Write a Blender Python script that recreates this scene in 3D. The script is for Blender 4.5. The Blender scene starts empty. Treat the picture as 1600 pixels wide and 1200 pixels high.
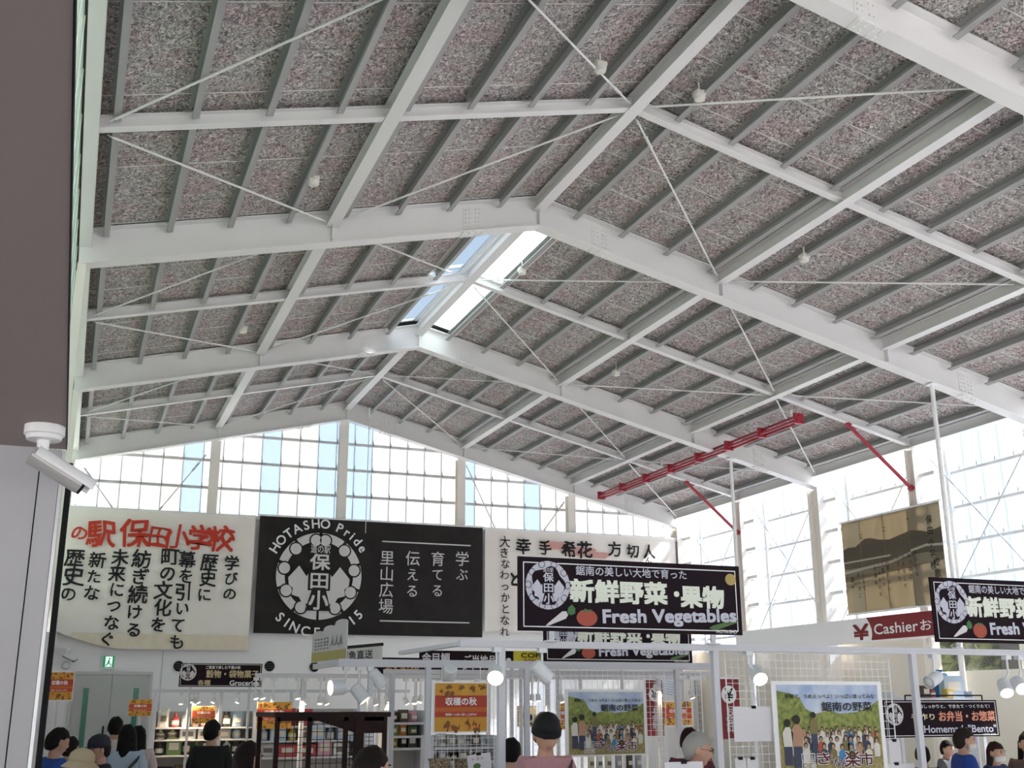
import bpy, bmesh, math, random
from mathutils import Vector, Matrix
random.seed(7)
SC = bpy.context.scene
COL = SC.collection
PI = math.pi

# ------------------------------------------------------------------ camera
YAW, PITCH, ROLL = math.radians(21.17), math.radians(16.0), math.radians(-0.17)
FPX, ZC = 1749.2, 1.85
_f = Vector((math.sin(YAW)*math.cos(PITCH), math.cos(YAW)*math.cos(PITCH), math.sin(PITCH)))
_r0 = Vector((math.cos(YAW), -math.sin(YAW), 0)); _u0 = _r0.cross(_f)
_r = math.cos(ROLL)*_r0 + math.sin(ROLL)*_u0
_u = -math.sin(ROLL)*_r0 + math.cos(ROLL)*_u0
cam_d = bpy.data.cameras.new('camera'); cam = bpy.data.objects.new('camera', cam_d); COL.objects.link(cam)
cam_d.sensor_width = 36; cam_d.lens = 36*FPX/1600; cam_d.clip_start = .05; cam_d.clip_end = 500
m = Matrix.Identity(4)
for i in range(3):
    m[i][0], m[i][1], m[i][2] = _r[i], _u[i], -_f[i]
m[2][3] = ZC
cam.matrix_world = m
SC.camera = cam

def ray(px, py):
    return _r*((px-800)/FPX) + _u*((600-py)/FPX) + _f
def at(px, py, Y):
    d = ray(px, py); t = Y/d.y
    return Vector((d.x*t, Y, d.z*t+ZC))
def atx(px, py, X):
    d = ray(px, py); t = X/d.x
    return Vector((X, d.y*t, d.z*t+ZC))

# ------------------------------------------------------------------ world, sun, exposure
wd = bpy.data.worlds.new('world'); SC.world = wd; wd.use_nodes = True
nt = wd.node_tree; nt.nodes.clear()
wo = nt.nodes.new('ShaderNodeOutputWorld'); bg = nt.nodes.new('ShaderNodeBackground')
tc = nt.nodes.new('ShaderNodeTexCoord'); sx = nt.nodes.new('ShaderNodeSeparateXYZ')
rp = nt.nodes.new('ShaderNodeValToRGB'); nz = nt.nodes.new('ShaderNodeTexNoise'); mxn = nt.nodes.new('ShaderNodeMixRGB')
nz.inputs['Scale'].default_value = 2.2; nz.inputs['Detail'].default_value = 4
rp.color_ramp.elements[0].position = .02; rp.color_ramp.elements[0].color = (.95, .97, 1, 1)
rp.color_ramp.elements[1].position = .62; rp.color_ramp.elements[1].color = (.22, .38, .62, 1)
cr = nt.nodes.new('ShaderNodeValToRGB')
cr.color_ramp.elements[0].position = .52; cr.color_ramp.elements[1].position = .72
nt.links.new(tc.outputs['Generated'], sx.inputs[0]); nt.links.new(sx.outputs['Z'], rp.inputs[0])
nt.links.new(tc.outputs['Generated'], nz.inputs['Vector']); nt.links.new(nz.outputs[0], cr.inputs[0])
nt.links.new(cr.outputs[0], mxn.inputs[0]); nt.links.new(rp.outputs[0], mxn.inputs[1])
mxn.inputs[2].default_value = (1, 1, 1, 1)
nt.links.new(mxn.outputs[0], bg.inputs[0]); bg.inputs[1].default_value = 1.8
nt.links.new(bg.outputs[0], wo.inputs[0])
sun_d = bpy.data.lights.new('sun', 'SUN'); sun = bpy.data.objects.new('sun', sun_d); COL.objects.link(sun)
sun_d.energy = 46; sun_d.angle = math.radians(3); sun_d.color = (1, .97, .95)
sun.rotation_euler = Vector((-.70, .12, -.70)).to_track_quat('-Z', 'Y').to_euler()
SC.view_settings.view_transform = 'Standard'
SC.view_settings.look = 'None'
SC.view_settings.exposure = 0.3
SC.view_settings.gamma = 1
SC.view_settings.use_curve_mapping = False

# ------------------------------------------------------------------ materials
MATS = {}
def mat(name, col, rough=.6, metal=0, emit=0, ecol=None, noise=None, bump=0, spec=.4, trans=0):
    """noise = (scale, contrast, second colour)"""
    if name in MATS: return MATS[name]
    M = bpy.data.materials.new(name); M.use_nodes = True; t = M.node_tree
    b = t.nodes['Principled BSDF']
    b.inputs['Base Color'].default_value = (*col, 1); b.inputs['Roughness'].default_value = rough
    b.inputs['Metallic'].default_value = metal; b.inputs['Specular IOR Level'].default_value = spec
    if emit:
        b.inputs['Emission Color'].default_value = (*(ecol or col), 1); b.inputs['Emission Strength'].default_value = emit
    if noise or bump:
        g = t.nodes.new('ShaderNodeNewGeometry'); n = t.nodes.new('ShaderNodeTexNoise')
        n.inputs['Scale'].default_value = noise[0] if noise else 60
        n.inputs['Detail'].default_value = 3
        t.links.new(g.outputs['Position'], n.inputs['Vector'])
        if noise:
            r = t.nodes.new('ShaderNodeValToRGB')
            r.color_ramp.elements[0].position = .5-noise[1]; r.color_ramp.elements[1].position = .5+noise[1]
            r.color_ramp.elements[0].color = (*col, 1); r.color_ramp.elements[1].color = (*noise[2], 1)
            t.links.new(n.outputs[0], r.inputs[0]); t.links.new(r.outputs[0], b.inputs['Base Color'])
        if bump:
            bp = t.nodes.new('ShaderNodeBump'); bp.inputs['Strength'].default_value = bump; bp.inputs['Distance'].default_value = .01
            t.links.new(n.outputs[0], bp.inputs['Height']); t.links.new(bp.outputs[0], b.inputs['Normal'])
    if trans:
        out = t.nodes['Material Output']; tr = t.nodes.new('ShaderNodeBsdfTranslucent'); tr.inputs[0].default_value = (*col, 1)
        mx = t.nodes.new('ShaderNodeMixShader'); mx.inputs[0].default_value = trans
        t.links.new(b.outputs[0], mx.inputs[1]); t.links.new(tr.outputs[0], mx.inputs[2]); t.links.new(mx.outputs[0], out.inputs[0])
    MATS[name] = M
    return M

def pane_mat(name, tint, clear=.6):
    """translucent double-wall sheet: part of the daylight passes straight, the rest is scattered"""
    M = bpy.data.materials.new(name); M.use_nodes = True; t = M.node_tree; t.nodes.clear()
    out = t.nodes.new('ShaderNodeOutputMaterial'); tp = t.nodes.new('ShaderNodeBsdfTransparent'); tl = t.nodes.new('ShaderNodeBsdfTranslucent')
    gl = t.nodes.new('ShaderNodeBsdfGlossy'); gl.inputs['Roughness'].default_value = .25
    m1 = t.nodes.new('ShaderNodeMixShader'); m2 = t.nodes.new('ShaderNodeMixShader')
    tp.inputs[0].default_value = (*tint, 1); tl.inputs[0].default_value = (*tint, 1)
    m1.inputs[0].default_value = 1-clear; m2.inputs[0].default_value = .05
    t.links.new(tp.outputs[0], m1.inputs[1]); t.links.new(tl.outputs[0], m1.inputs[2])
    t.links.new(m1.outputs[0], m2.inputs[1]); t.links.new(gl.outputs[0], m2.inputs[2]); t.links.new(m2.outputs[0], out.inputs[0])
    MATS[name] = M
    return M

def woodwool():
    M = bpy.data.materials.new('wood_wool_board'); M.use_nodes = True; t = M.node_tree; b = t.nodes['Principled BSDF']
    b.inputs['Roughness'].default_value = .95; b.inputs['Specular IOR Level'].default_value = .1
    g = t.nodes.new('ShaderNodeNewGeometry')
    mp = t.nodes.new('ShaderNodeMapping'); mp.inputs['Scale'].default_value = (1, .8, 1)
    n1 = t.nodes.new('ShaderNodeTexNoise'); n1.inputs['Scale'].default_value = 26; n1.inputs['Detail'].default_value = 2.5; n1.inputs['Distortion'].default_value = 1.6
    n2 = t.nodes.new('ShaderNodeTexNoise'); n2.inputs['Scale'].default_value = 2.6; n2.inputs['Detail'].default_value = 2
    r1 = t.nodes.new('ShaderNodeValToRGB'); e = r1.color_ramp.elements
    e[0].position = .34; e[0].color = (.135, .128, .127, 1); e[1].position = .70; e[1].color = (.82, .785, .78, 1)
    e2 = r1.color_ramp.elements.new(.5); e2.color = (.39, .372, .368, 1)
    r2 = t.nodes.new('ShaderNodeValToRGB'); r2.color_ramp.elements[0].position = .45; r2.color_ramp.elements[1].position = .6
    r2.color_ramp.elements[0].color = (1, .99, .965, 1); r2.color_ramp.elements[1].color = (1, .89, .88, 1)
    mx = t.nodes.new('ShaderNodeMixRGB'); mx.blend_type = 'MULTIPLY'; mx.inputs[0].default_value = 1
    bp = t.nodes.new('ShaderNodeBump'); bp.inputs['Strength'].default_value = .5; bp.inputs['Distance'].default_value = .01
    L = t.links.new
    L(g.outputs['Position'], mp.inputs[0]); L(mp.outputs[0], n1.inputs['Vector']); L(g.outputs['Position'], n2.inputs['Vector'])
    L(n1.outputs[0], r1.inputs[0]); L(n2.outputs[0], r2.inputs[0]); L(r1.outputs[0], mx.inputs[1]); L(r2.outputs[0], mx.inputs[2])
    L(mx.outputs[0], b.inputs['Base Color']); L(n1.outputs[0], bp.inputs['Height']); L(bp.outputs[0], b.inputs['Normal'])
    MATS['woodwool'] = M
    return M

WOOL = woodwool()
STEEL = mat('white_painted_steel', (.80, .785, .78), .45, noise=(1.4, .25, (.76, .745, .74)))
PURL = mat('grey_painted_purlin', (.38, .375, .37), .5)
STRIP = mat('pale_joint_strip', (.75, .75, .72), .5)
GALV = mat('roof_sheet', (.05, .05, .05), .9)
WALLW = mat('white_wall_paint', (.86, .85, .85), .7, noise=(.8, .25, (.83, .825, .825)))
CREAM = mat('cream_steel_post', (.86, .81, .75), .5)
GIRT = mat('grey_girt', (.58, .58, .575), .5)
RED = mat('dark_red_paint', (.36, .03, .05), .35)
WHITE = mat('white_enamel', (.80, .80, .80), .4)
BLACK = mat('black_plastic', (.010, .010, .011), .6, spec=.15)
BROWN = mat('dark_brown_wood', (.020, .010, .009), .7, noise=(9, .2, (.013, .007, .007)), spec=.08)
SOFF = mat('brown_grey_soffit', (.34, .275, .266), .75, noise=(1.0, .3, (.315, .266, .256)))
GREYW = mat('grey_wall_panel', (.42, .42, .435), .55)
FLOORM = mat('pale_floor', (.62, .59, .58), .5, noise=(2.0, .3, (.57, .545, .54)))
P0 = pane_mat('clear_white_pane', (.68, .68, .665), .6)
P1 = pane_mat('bluish_pane', (.54, .605, .68), .6)
P2 = pane_mat('warm_pane', (.655, .63, .60), .55)
S0 = pane_mat('side_white_pane', (.62, .62, .61), .85)
S1 = pane_mat('side_bluish_pane', (.48, .54, .62), .85)
P3 = pane_mat('grey_pane', (.63, .635, .62), .5)
GLASS = pane_mat('clear_glass', (.92, .95, .95), .998)

# ------------------------------------------------------------------ mesh building
class MB:
    def __init__(s): s.v = []; s.f = []; s.mi = []; s.cur = 0
    def add(s, vs, fs):
        o = len(s.v); s.v += [tuple(p) for p in vs]; s.f += [tuple(i+o for i in f) for f in fs]; s.mi += [s.cur]*len(fs); return s
    def box(s, a, b):
        x0, y0, z0 = [min(p, q) for p, q in zip(a, b)]; x1, y1, z1 = [max(p, q) for p, q in zip(a, b)]
        return s.add([(x0,y0,z0),(x1,y0,z0),(x1,y1,z0),(x0,y1,z0),(x0,y0,z1),(x1,y0,z1),(x1,y1,z1),(x0,y1,z1)],
                     [(0,3,2,1),(4,5,6,7),(0,1,5,4),(1,2,6,5),(2,3,7,6),(3,0,4,7)])
    def obox(s, c, ax, ay, az):
        """oriented box, half axes"""
        c, ax, ay, az = map(Vector, (c, ax, ay, az)); vs = []
        for k in (-1, 1):
            for (i, j) in ((-1,-1),(1,-1),(1,1),(-1,1)): vs.append(c+ax*i+ay*j+az*k)
        return s.add(vs, [(0,3,2,1),(4,5,6,7),(0,1,5,4),(1,2,6,5),(2,3,7,6),(3,0,4,7)])
    def sweep(s, prof, p0, p1, side, up):
        """closed profile [(a,b)] in (side,up) swept from p0 to p1"""
        p0, p1, side, up = map(Vector, (p0, p1, side, up)); n = len(prof)
        vs = [p0+side*a+up*b for a, b in prof]+[p1+side*a+up*b for a, b in prof]
        fs = [(i, (i+1) % n, (i+1) % n+n, i+n) for i in range(n)]+[tuple(range(n-1, -1, -1)), tuple(range(n, 2*n))]
        return s.add(vs, fs)
    def tube(s, p0, p1, r0, r1=None, n=10, caps=True):
        p0, p1 = Vector(p0), Vector(p1); r1 = r0 if r1 is None else r1; d = (p1-p0).normalized()
        a = d.orthogonal().normalized(); b = d.cross(a)
        vs = [p0+(a*math.cos(2*PI*i/n)+b*math.sin(2*PI*i/n))*r0 for i in range(n)]+[p1+(a*math.cos(2*PI*i/n)+b*math.sin(2*PI*i/n))*r1 for i in range(n)]
        fs = [(i, (i+1) % n, (i+1) % n+n, i+n) for i in range(n)]
        if caps: fs += [tuple(range(n-1, -1, -1)), tuple(range(n, 2*n))]
        return s.add(vs, fs)
    def lathe(s, c, axis, prof, n=16, close=True):
        """prof [(t along axis, radius)]"""
        c, d = Vector(c), Vector(axis).normalized(); a = d.orthogonal().normalized(); b = d.cross(a); vs = []; fs = []
        for t, r in prof: vs += [c+d*t+(a*math.cos(2*PI*i/n)+b*math.sin(2*PI*i/n))*r for i in range(n)]
        for k in range(len(prof)-1): fs += [(k*n+i, k*n+(i+1) % n, (k+1)*n+(i+1) % n, (k+1)*n+i) for i in range(n)]
        if close: fs += [tuple(range(n-1, -1, -1)), tuple((len(prof)-1)*n+i for i in range(n))]
        return s.add(vs, fs)
    def sphere(s, c, r, n=12, m=8):
        r = (r, r, r) if isinstance(r, (int, float)) else r; vs = []; fs = []
        for k in range(1, m):
            th = PI*k/m
            vs += [(c[0]+r[0]*math.sin(th)*math.cos(2*PI*i/n), c[1]+r[1]*math.sin(th)*math.sin(2*PI*i/n), c[2]+r[2]*math.cos(th)) for i in range(n)]
        t, b = len(vs), len(vs)+1; vs += [(c[0], c[1], c[2]+r[2]), (c[0], c[1], c[2]-r[2])]
        for k in range(m-2): fs += [(k*n+i, (k+1)*n+i, (k+1)*n+(i+1) % n, k*n+(i+1) % n) for i in range(n)]
        fs += [(t, i, (i+1) % n) for i in range(n)]+[(b, (m-2)*n+(i+1) % n, (m-2)*n+i) for i in range(n)]
        return s.add(vs, fs)
    def ibeam(s, p0, p1, depth, width, up=(0, 0, 1), tf=.014, tw=.01, side=None):
        """I section whose bottom-flange underside runs p0 -> p1"""
        p0, p1, up = Vector(p0), Vector(p1), Vector(up)
        side = Vector(side) if side else (p1-p0).cross(up).normalized()
        w, t = width/2, tw/2
        pr = [(-w,0),(w,0),(w,tf),(t,tf),(t,depth-tf),(w,depth-tf),(w,depth),(-w,depth),(-w,depth-tf),(-t,depth-tf),(-t,tf),(-w,tf)]
        return s.sweep(pr, p0, p1, side, up)
    def poly(s, pts, o, ax, ay, nrm, th):
        """flat outline [(a,b)] at o + a*ax + b*ay, thickened along nrm"""
        o, ax, ay, nrm = map(Vector, (o, ax, ay, nrm)); n = len(pts)
        q = [o+ax*a+ay*b for a, b in pts]
        return s.add(q+[p+nrm*th for p in q], [tuple(range(n-1, -1, -1)), tuple(range(n, 2*n))]+[(i, (i+1) % n, (i+1) % n+n, i+n) for i in range(n)])
    def mesh(s, name, mats):
        me = bpy.data.meshes.new(name); me.from_pydata(s.v, [], s.f)
        for m_ in (mats if isinstance(mats, (list, tuple)) else [mats]): me.materials.append(m_)
        if isinstance(mats, (list, tuple)): me.polygons.foreach_set('material_index', s.mi)
        bm = bmesh.new(); bm.from_mesh(me); bmesh.ops.recalc_face_normals(bm, faces=bm.faces); bm.to_mesh(me); bm.free()
        me.update(); return me
    def build(s, name, mats, parent=None, smooth=False):
        o = link(name, s.mesh(name, mats), parent)
        if smooth: o.data.shade_smooth()
        return o

def link(name, data, parent=None):
    o = bpy.data.objects.new(name, data); COL.objects.link(o)
    if parent is not None: o.parent = parent
    return o
def tag(o, label=None, cat=None, group=None, kind=None):
    if label: o['label'] = label
    if cat: o['category'] = cat
    if group: o['group'] = group
    if kind: o['kind'] = kind
    return o
def thing(name, label, cat, loc=(0, 0, 0), rotz=0, group=None, kind=None):
    o = link(name, None); o.location = loc; o.rotation_euler = (0, 0, rotz); o.empty_display_size = .1
    return tag(o, label, cat, group, kind)
def children(o): return [c for c in bpy.data.objects if c.parent == o]
def copy_tree(o, parent=None, kids=None):
    c = o.copy(); COL.objects.link(c); c.parent = parent
    for ch in o.children: copy_tree(ch, c)
    return c

# ================================================================== THE SETTING
XR, Y0, H, ZR, S, W = 5.76, 10.786, 3.0463, 8.747, .2411, 3.0
def zb(x): return ZR - S*abs(x-XR)
def Yj(j): return Y0+j*H
YC = Yj(5)
XL, XE = XR-2*W, XR+3*W          # eaves
YN = -9.0                        # the hall goes on behind the viewer
SLOPE = math.atan(S); CS = math.cos(SLOPE)

fl = MB().box((-9, YN, -.12), (XE+.5, YC+.4, 0)).build('floor', FLOORM); tag(fl, 'pale smooth floor of the market hall', 'floor', kind='structure')

# ---- roof decks with wood-wool boards, purlins and joint strips
OFF0, PS, BR = .63, .74, .815
DK = .24
def deck(side):
    sgn = -1 if side == 'left' else 1
    half = 2*W if sgn < 0 else 3*W
    ext = half+.25
    mb = MB()
    def pt(u, y, h): return (XR+sgn*u, y, zb(XR+sgn*u)+DK+h)
    SK0, SK1, SKU = Yj(1)+.35, Yj(3)-.12, .70          # skylight opening along the ridge
    for (u0, u1, ya, yb) in ((SKU, ext, YN, YC+.45), (0, SKU, YN, SK0), (0, SKU, SK1, YC+.45)):
        vs = [pt(u0,ya,.036), pt(u1,ya,.036), pt(u1,yb,.036), pt(u0,yb,.036), pt(u0,ya,.12), pt(u1,ya,.12), pt(u1,yb,.12), pt(u0,yb,.12)]
        mb.add(vs, [(0,3,2,1),(4,5,6,7),(0,1,5,4),(1,2,6,5),(2,3,7,6),(3,0,4,7)])
    roof = mb.build('ceiling_'+side, GALV)
    tag(roof, 'underside of the %s roof slope lined with grey wood-wool boards' % ('short' if sgn < 0 else 'long'), 'ceiling', kind='structure')
    # boards
    edges = [0, OFF0]
    while edges[-1] < half-.1: edges.append(edges[-1]+PS)
    edges[-1] = half+.1 if edges[-1] > half+.1 else edges[-1]
    rows = []; y = 8.82
    while y > (8.0 if sgn < 0 else 5.2): y -= BR
    while y < YC+.1: rows.append(y); y += BR
    cache = {}; rest = MB(); n = 0; rest_n = 0
    g = .006
    def board(u0, u1, L):
        k = (round(u1-u0, 3), round(L, 3))
        if k not in cache:
            a, b = (k[0]-2*g)/CS/2, (k[1]-2*g)/2
            m_ = MB().box((-a, -b, 0), (a, b, .03))
            cache[k] = m_.mesh('board', WOOL)
        return cache[k]
    for ya in rows:
        yb = min(ya+BR, YC+.1)
        for ci in range(len(edges)-1):
            u0, u1 = edges[ci], edges[ci+1]
            if ci == 0 and yb > SK0+.05 and ya < SK1-.05: continue
            uc, yc = (u0+u1)/2, (ya+yb)/2
            if n < 296:
                o = link('board', board(u0, u1, yb-ya), roof); n += 1
                o.location = pt(uc, yc, 0); o.rotation_euler = (0, sgn*SLOPE, 0)
            else:
                e = Vector((CS, 0, -sgn*math.sin(SLOPE))); nn = Vector((sgn*math.sin(SLOPE), 0, CS))
                rest.obox(Vector(pt(uc, yc, 0))+nn*.015, e*((u1-u0)/2-g)/CS, (0, (yb-ya)/2-g, 0), nn*.015)
    if rest.v: tag(rest.build('board_field', WOOL, roof), kind='stuff')
    # joint strips, every second joint is a pale metal one
    for k, ya in enumerate(rows):
        if ya < (8.0 if sgn < 0 else 5.0): continue
        if k % 2 and sgn < 0 and ya < 14: continue
        u0 = SKU+.1 if (SK0 < ya < SK1) else .02
        st = MB(); w = .006
        a, b = Vector(pt(u0, ya, -.004)), Vector(pt(half+.05, ya, -.004))
        st.obox((a+b)/2, (b-a)/2, (0, w, 0), (0, 0, .003))
        st.build('joint_strip', STRIP, roof)
    # purlins: lipped channels between the cross lines
    lines = [Yj(j) for j in range(-2, 6)]
    us = []
    u = OFF0
    while u < half-.05: us.append(u); u += PS
    L = H-.16
    pm = MB()
    d, wd_, t_ = .15, .07, .006
    pm.box((-t_/2, -L/2, -d), (t_/2, L/2, 0))
    pm.box((-t_/2, -L/2, -d), (-wd_, L/2, -d+t_)); pm.box((-t_/2, -L/2, -t_), (-wd_, L/2, 0))
    pm.box((-wd_+t_, -L/2, -d+t_), (-wd_, L/2, -d+.018))
    pmesh = pm.mesh('purlin', PURL)
    for j in range(-2, 5):
        if sgn < 0 and j < -1: continue
        yc = Yj(j)+H/2
        for u in us:
            o = link('purlin', pmesh, roof); o.location = pt(u, yc, -.004); o.rotation_euler = (0, sgn*SLOPE, 0)
    return roof
ceil_l = deck('left'); ceil_r = deck('right')

# ---- skylight on the ridge
sk = link('window_1', None); tag(sk, 'skylight opening along the roof ridge with glass on both slopes', 'skylight', kind='structure')
SK0, SK1 = Yj(1)+.35, Yj(3)-.12
SKL = pane_mat('clear_skylight_glass', (.62, .66, .68), .99)
SKG = pane_mat('frosted_skylight_glass', (.48, .53, .53), .5)
for sgn in (-1, 1):
    def pt(u, y, h): return Vector((XR+sgn*u, y, zb(XR+sgn*u)+DK+h))
    ys = [SK0, Yj(2), SK1]
    nn = Vector((sgn*math.sin(SLOPE), 0, CS))
    for k in range(2):
        a, b = pt(.10, ys[k]+.03, .055), pt(.66, ys[k+1]-.03, .055)
        e = Vector((b.x-a.x, 0, b.z-a.z))
        MB().obox((a+b)/2, e/2, (0, (b.y-a.y)/2, 0), nn*.004).build('pane', SKL if sgn < 0 else SKG, sk)
    fr = MB()
    for y in ys:
        a, b = pt(.05, y, .08), pt(.66, y, .08); e = b-a
        fr.obox((a+b)/2, e/2, (0, .03, 0), nn*.025)
    for u in (.70,):
        a, b = pt(u, SK0, .03), pt(u, SK1, .03)
        fr.obox((a+b)/2, Vector((.04, 0, -sgn*.04*S)), (b-a)/2, nn*.045)
    fr.build('frame', STEEL, sk)
cap = MB(); a, b = Vector((XR, SK0, ZR+DK+.05)), Vector((XR, SK1, ZR+DK+.05)); cap.obox((a+b)/2, (.10, 0, 0), (b-a)/2, (0, 0, .03)); cap.build('ridge_cap', STEEL, sk)

# ---- rafters (one portal beam per frame)
def zr(x): return zb(x)-.25
FR = {-1: 'overhead, nearest the security camera', 1: 'in front of the ridge skylight', 3: 'beyond the ridge skylight', 5: 'on top of the glazed gable wall'}
for j, where in FR.items():
    y = Yj(j)
    root = thing('rafter', 'white steel gabled roof rafter '+where, 'beam', (0, 0, 0), kind='structure')
    for nm, xa, xb in (('rafter_arm', XL-.1, XR), ('rafter_arm', XR, XE+.1)):
        MB().ibeam((xa, y, zr(xa)), (xb, y, zr(xb)), .47, .22, tf=.018, tw=.012, side=(0, 1, 0)).build(nm, STEEL, root)
    # stiffener plates at the purlin beams
    for i in (-1, 0, 1, 2):
        x = XR+i*W
        mb = MB()
        for s in (-1, 1):
            mb.box((x-.006, y+s*.007, zr(x)+.02+(.03 if i else 0)), (x+.006, y+s*.105, zr(x)+.42))
        mb.build('stiffener', STEEL, root)
    # bolted splices
    for u in (-1.0, 1.0, 7.6):
        x = XR+u; sl = (S if u < 0 else -S)
        mb = MB(); ex = Vector((1, 0, sl)).normalized()
        for s in (-1, 1):
            c = Vector((x, y+s*.0105, zr(x)+.235)); mb.obox(c, ex*.14, (0, .004, 0), (0, 0, .17))
        c = Vector((x, y, zr(x)-.006)); mb.obox(c, ex*.17, (0, .10, 0), (0, 0, .006))
        sp = mb.build('splice_plate', STEEL, root)
        bb = MB()
        for s in (-1, 1):
            for dx in (-.10, -.045, .045, .10):
                for q in range(5):
                    c = Vector((x, y+s*.0145, zr(x)+.235))+ex*dx+Vector((0, 0, -.13+q*.065)); bb.tube(c, c+Vector((0, s*.014, 0)), .014, n=6)
        for dx in (-.13, -.05, .05, .13):
            for dy in (-.075, -.035, .035, .075):
                c = Vector((x, y+dy, zr(x)-.012))+ex*dx; bb.tube(c, c-Vector((0, 0, .014)), .013, n=6)
        tag(bb.build('bolts', STEEL, sp), kind='stuff')

# ---- beams along the hall
NAMES = {-2: 'along the eave above the green glazed wall', -1: 'running midway up the short roof slope', 0: 'running along the roof ridge',
         1: 'first below the ridge on the long roof slope', 2: 'second below the ridge on the long roof slope', 3: 'along the eave over the tall glazed side wall'}
for i, where in NAMES.items():
    x = XR+i*W-(.04 if i == -2 else 0); bw = .14 if i == -2 else .16
    root = thing('roof_beam', 'white steel roof beam '+where, 'beam', kind='structure')
    for j in (-3, -1, 1, 3):
        ya, yb = Yj(j)+.014, Yj(j+2)-.014
        if j == -3: ya = -8.9
        MB().ibeam((x, ya, zb(x)), (x, yb, zb(x)), .195, bw, tf=.012).build('beam_segment', STEEL, root)
# ---- cross ties halfway between the frames
TW = {-2: 'over the nearest roof bay', 0: 'between the nearest two rafters', 2: 'crossing under the skylight', 4: 'nearest to the gable wall'}
for j, where in TW.items():
    y = Yj(j)
    root = thing('tie_beam', 'slim white cross tie following both roof slopes '+where, 'beam', kind='structure')
    for i in range(-2, 3):
        xa, xb = XR+i*W+.012, XR+(i+1)*W-.012
        MB().ibeam((xa, y, zb(xa)+.035), (xb, y, zb(xb)+.035), .145, .12, tf=.01, side=(0, 1, 0)).build('tie_segment', STEEL, root)

# ---- roof brace rods with turnbuckles
RODM = mat('white_rod', (.78, .77, .75), .4)
def rod_thing(a, b, label, group, r=.0135, m_=RODM, tb=.22, nm='brace_rod'):
    a, b = Vector(a), Vector(b); d = (b-a).normalized(); L = (b-a).length
    root = thing(nm, label, 'brace rod', a, group=group)
    MB().tube(d*.06, d*(L-.06), r, n=8).build('rod', m_, root)
    c = d*(L*tb); o1 = d.orthogonal().normalized()
    t = MB()
    for s in (-1, 1): t.obox(c+o1*s*.018, d*.10, o1*.006, d.cross(o1)*.008)
    for s in (-1, 1): t.obox(c+d*s*.10, d*.018, o1*.024, d.cross(o1)*.012)
    t.build('turnbuckle', m_, root)
    for q in (d*.05, d*(L-.05)):
        MB().obox(q, d*.05, o1*.022, d.cross(o1)*.005).build('end_plate', m_, root)
    return root
RI = {-2: 'by the green eave', -1: 'by the ridge on short slope', 0: 'by the ridge on long slope', 1: 'midway down the long slope', 2: 'by the tall-glazing eave'}
RJ = {-2: 'before the overhead rafter', -1: 'just past the overhead rafter', 0: 'just before the skylight bay', 1: 'at the near end of the skylight', 2: 'at the far end of the skylight', 3: 'just past the skylight bay', 4: 'against the gable wall'}
for i in range(-2, 3):
    for j in range(-2, 5):
        (i0, j0), (i1, j1) = ((i, j), (i+1, j+1)) if (i+j) % 2 == 0 else ((i, j+1), (i+1, j))
        def nd(i_, j_, di, dj):
            x = XR+i_*W+di*.13; y = Yj(j_)+dj*.16
            return (x, y, zb(x)+.05)
        dj = 1 if j1 > j0 else -1
        p, q = nd(i0, j0, 1, dj), nd(i1, j1, -1, -dj)
        if max(p[1], q[1]) < 7: continue
        rod_thing(p, q, 'white brace rod %s, %s' % (RI[i], RJ[j]), 'roof brace rods', tb=.12 if j0 % 2 == 0 else .88)

# ---- gable wall (far end)
gw = MB().box((-.5, YC+.06, 0), (XE+.5, YC+.22, 6.0)).build('wall_back', WALLW)
tag(gw, 'white lower gable wall behind the hanging banners', 'wall', kind='structure')
MB().box((-.4, YC-.02, 5.97), (XE+.2, YC+.30, 6.03)).build('sill', WHITE, gw)
MB().box((1.93, YC+.052, 0), (1.95, YC+.062, 5.9)).build('panel_seam', GIRT, gw)
gz = link('window_2', None); tag(gz, 'translucent panel glazing filling the gable above the white wall', 'window', kind='structure')
PANES = [P0, P0, P3, P2, P0, P3, P1, P0, P0, P2]
JO, JS = .288-.446, .446
x = JO
k = 0
while x < XE+.3:
    xa, xb = max(x, -.4), min(x+JS, XE+.3)
    za = 6.03
    fa, fb = zb(xa)+.1, zb(xb)+.1
    y = YC+.40
    g = .006
    m_ = P1 if abs(x+JS/2-XR) < .7 else PANES[(k*7+k//3) % len(PANES)]
    vs = [(xa+g, y, za), (xb-g, y, za), (xb-g, y, fb), (xa+g, y, fa)]
    if xa < XR < xb: vs = [(xa+g, y, za), (xb-g, y, za), (xb-g, y, fb), (XR, y, zb(XR)+.1), (xa+g, y, fa)]
    n = len(vs)
    MB().add(vs+[(a, b+.02, c) for a, b, c in vs], [tuple(range(n)), tuple(range(2*n-1, n-1, -1))]+[(q, q+n, (q+1) % n+n, (q+1) % n) for q in range(n)]).build('pane', m_, gz)
    mu = MB().box((xb-.008, YC+.385, za), (xb+.008, YC+.425, fb)); mu.build('mullion', GIRT, gz)
    x += JS; k += 1
GZ = [6.06, 6.70, 7.345, 7.99]
for z in GZ:
    u = min((ZR+.1-z)/S, 99)
    xa, xb = max(XR-u, -.4), min(XR+u, XE+.2)
    gb = MB().box((xa, YC+.31, z-.03), (xb, YC+.375, z+.03)).build('girt', GIRT, gz)
    x = JO
    while x < xb-.1:
        if x > xa+.1: MB().box((x-.009, YC+.296, z-.02), (x+.009, YC+.312, z+.10)).build('clip', mat('dark_clip', (.22, .22, .22)), gb)
        x += JS
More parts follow.
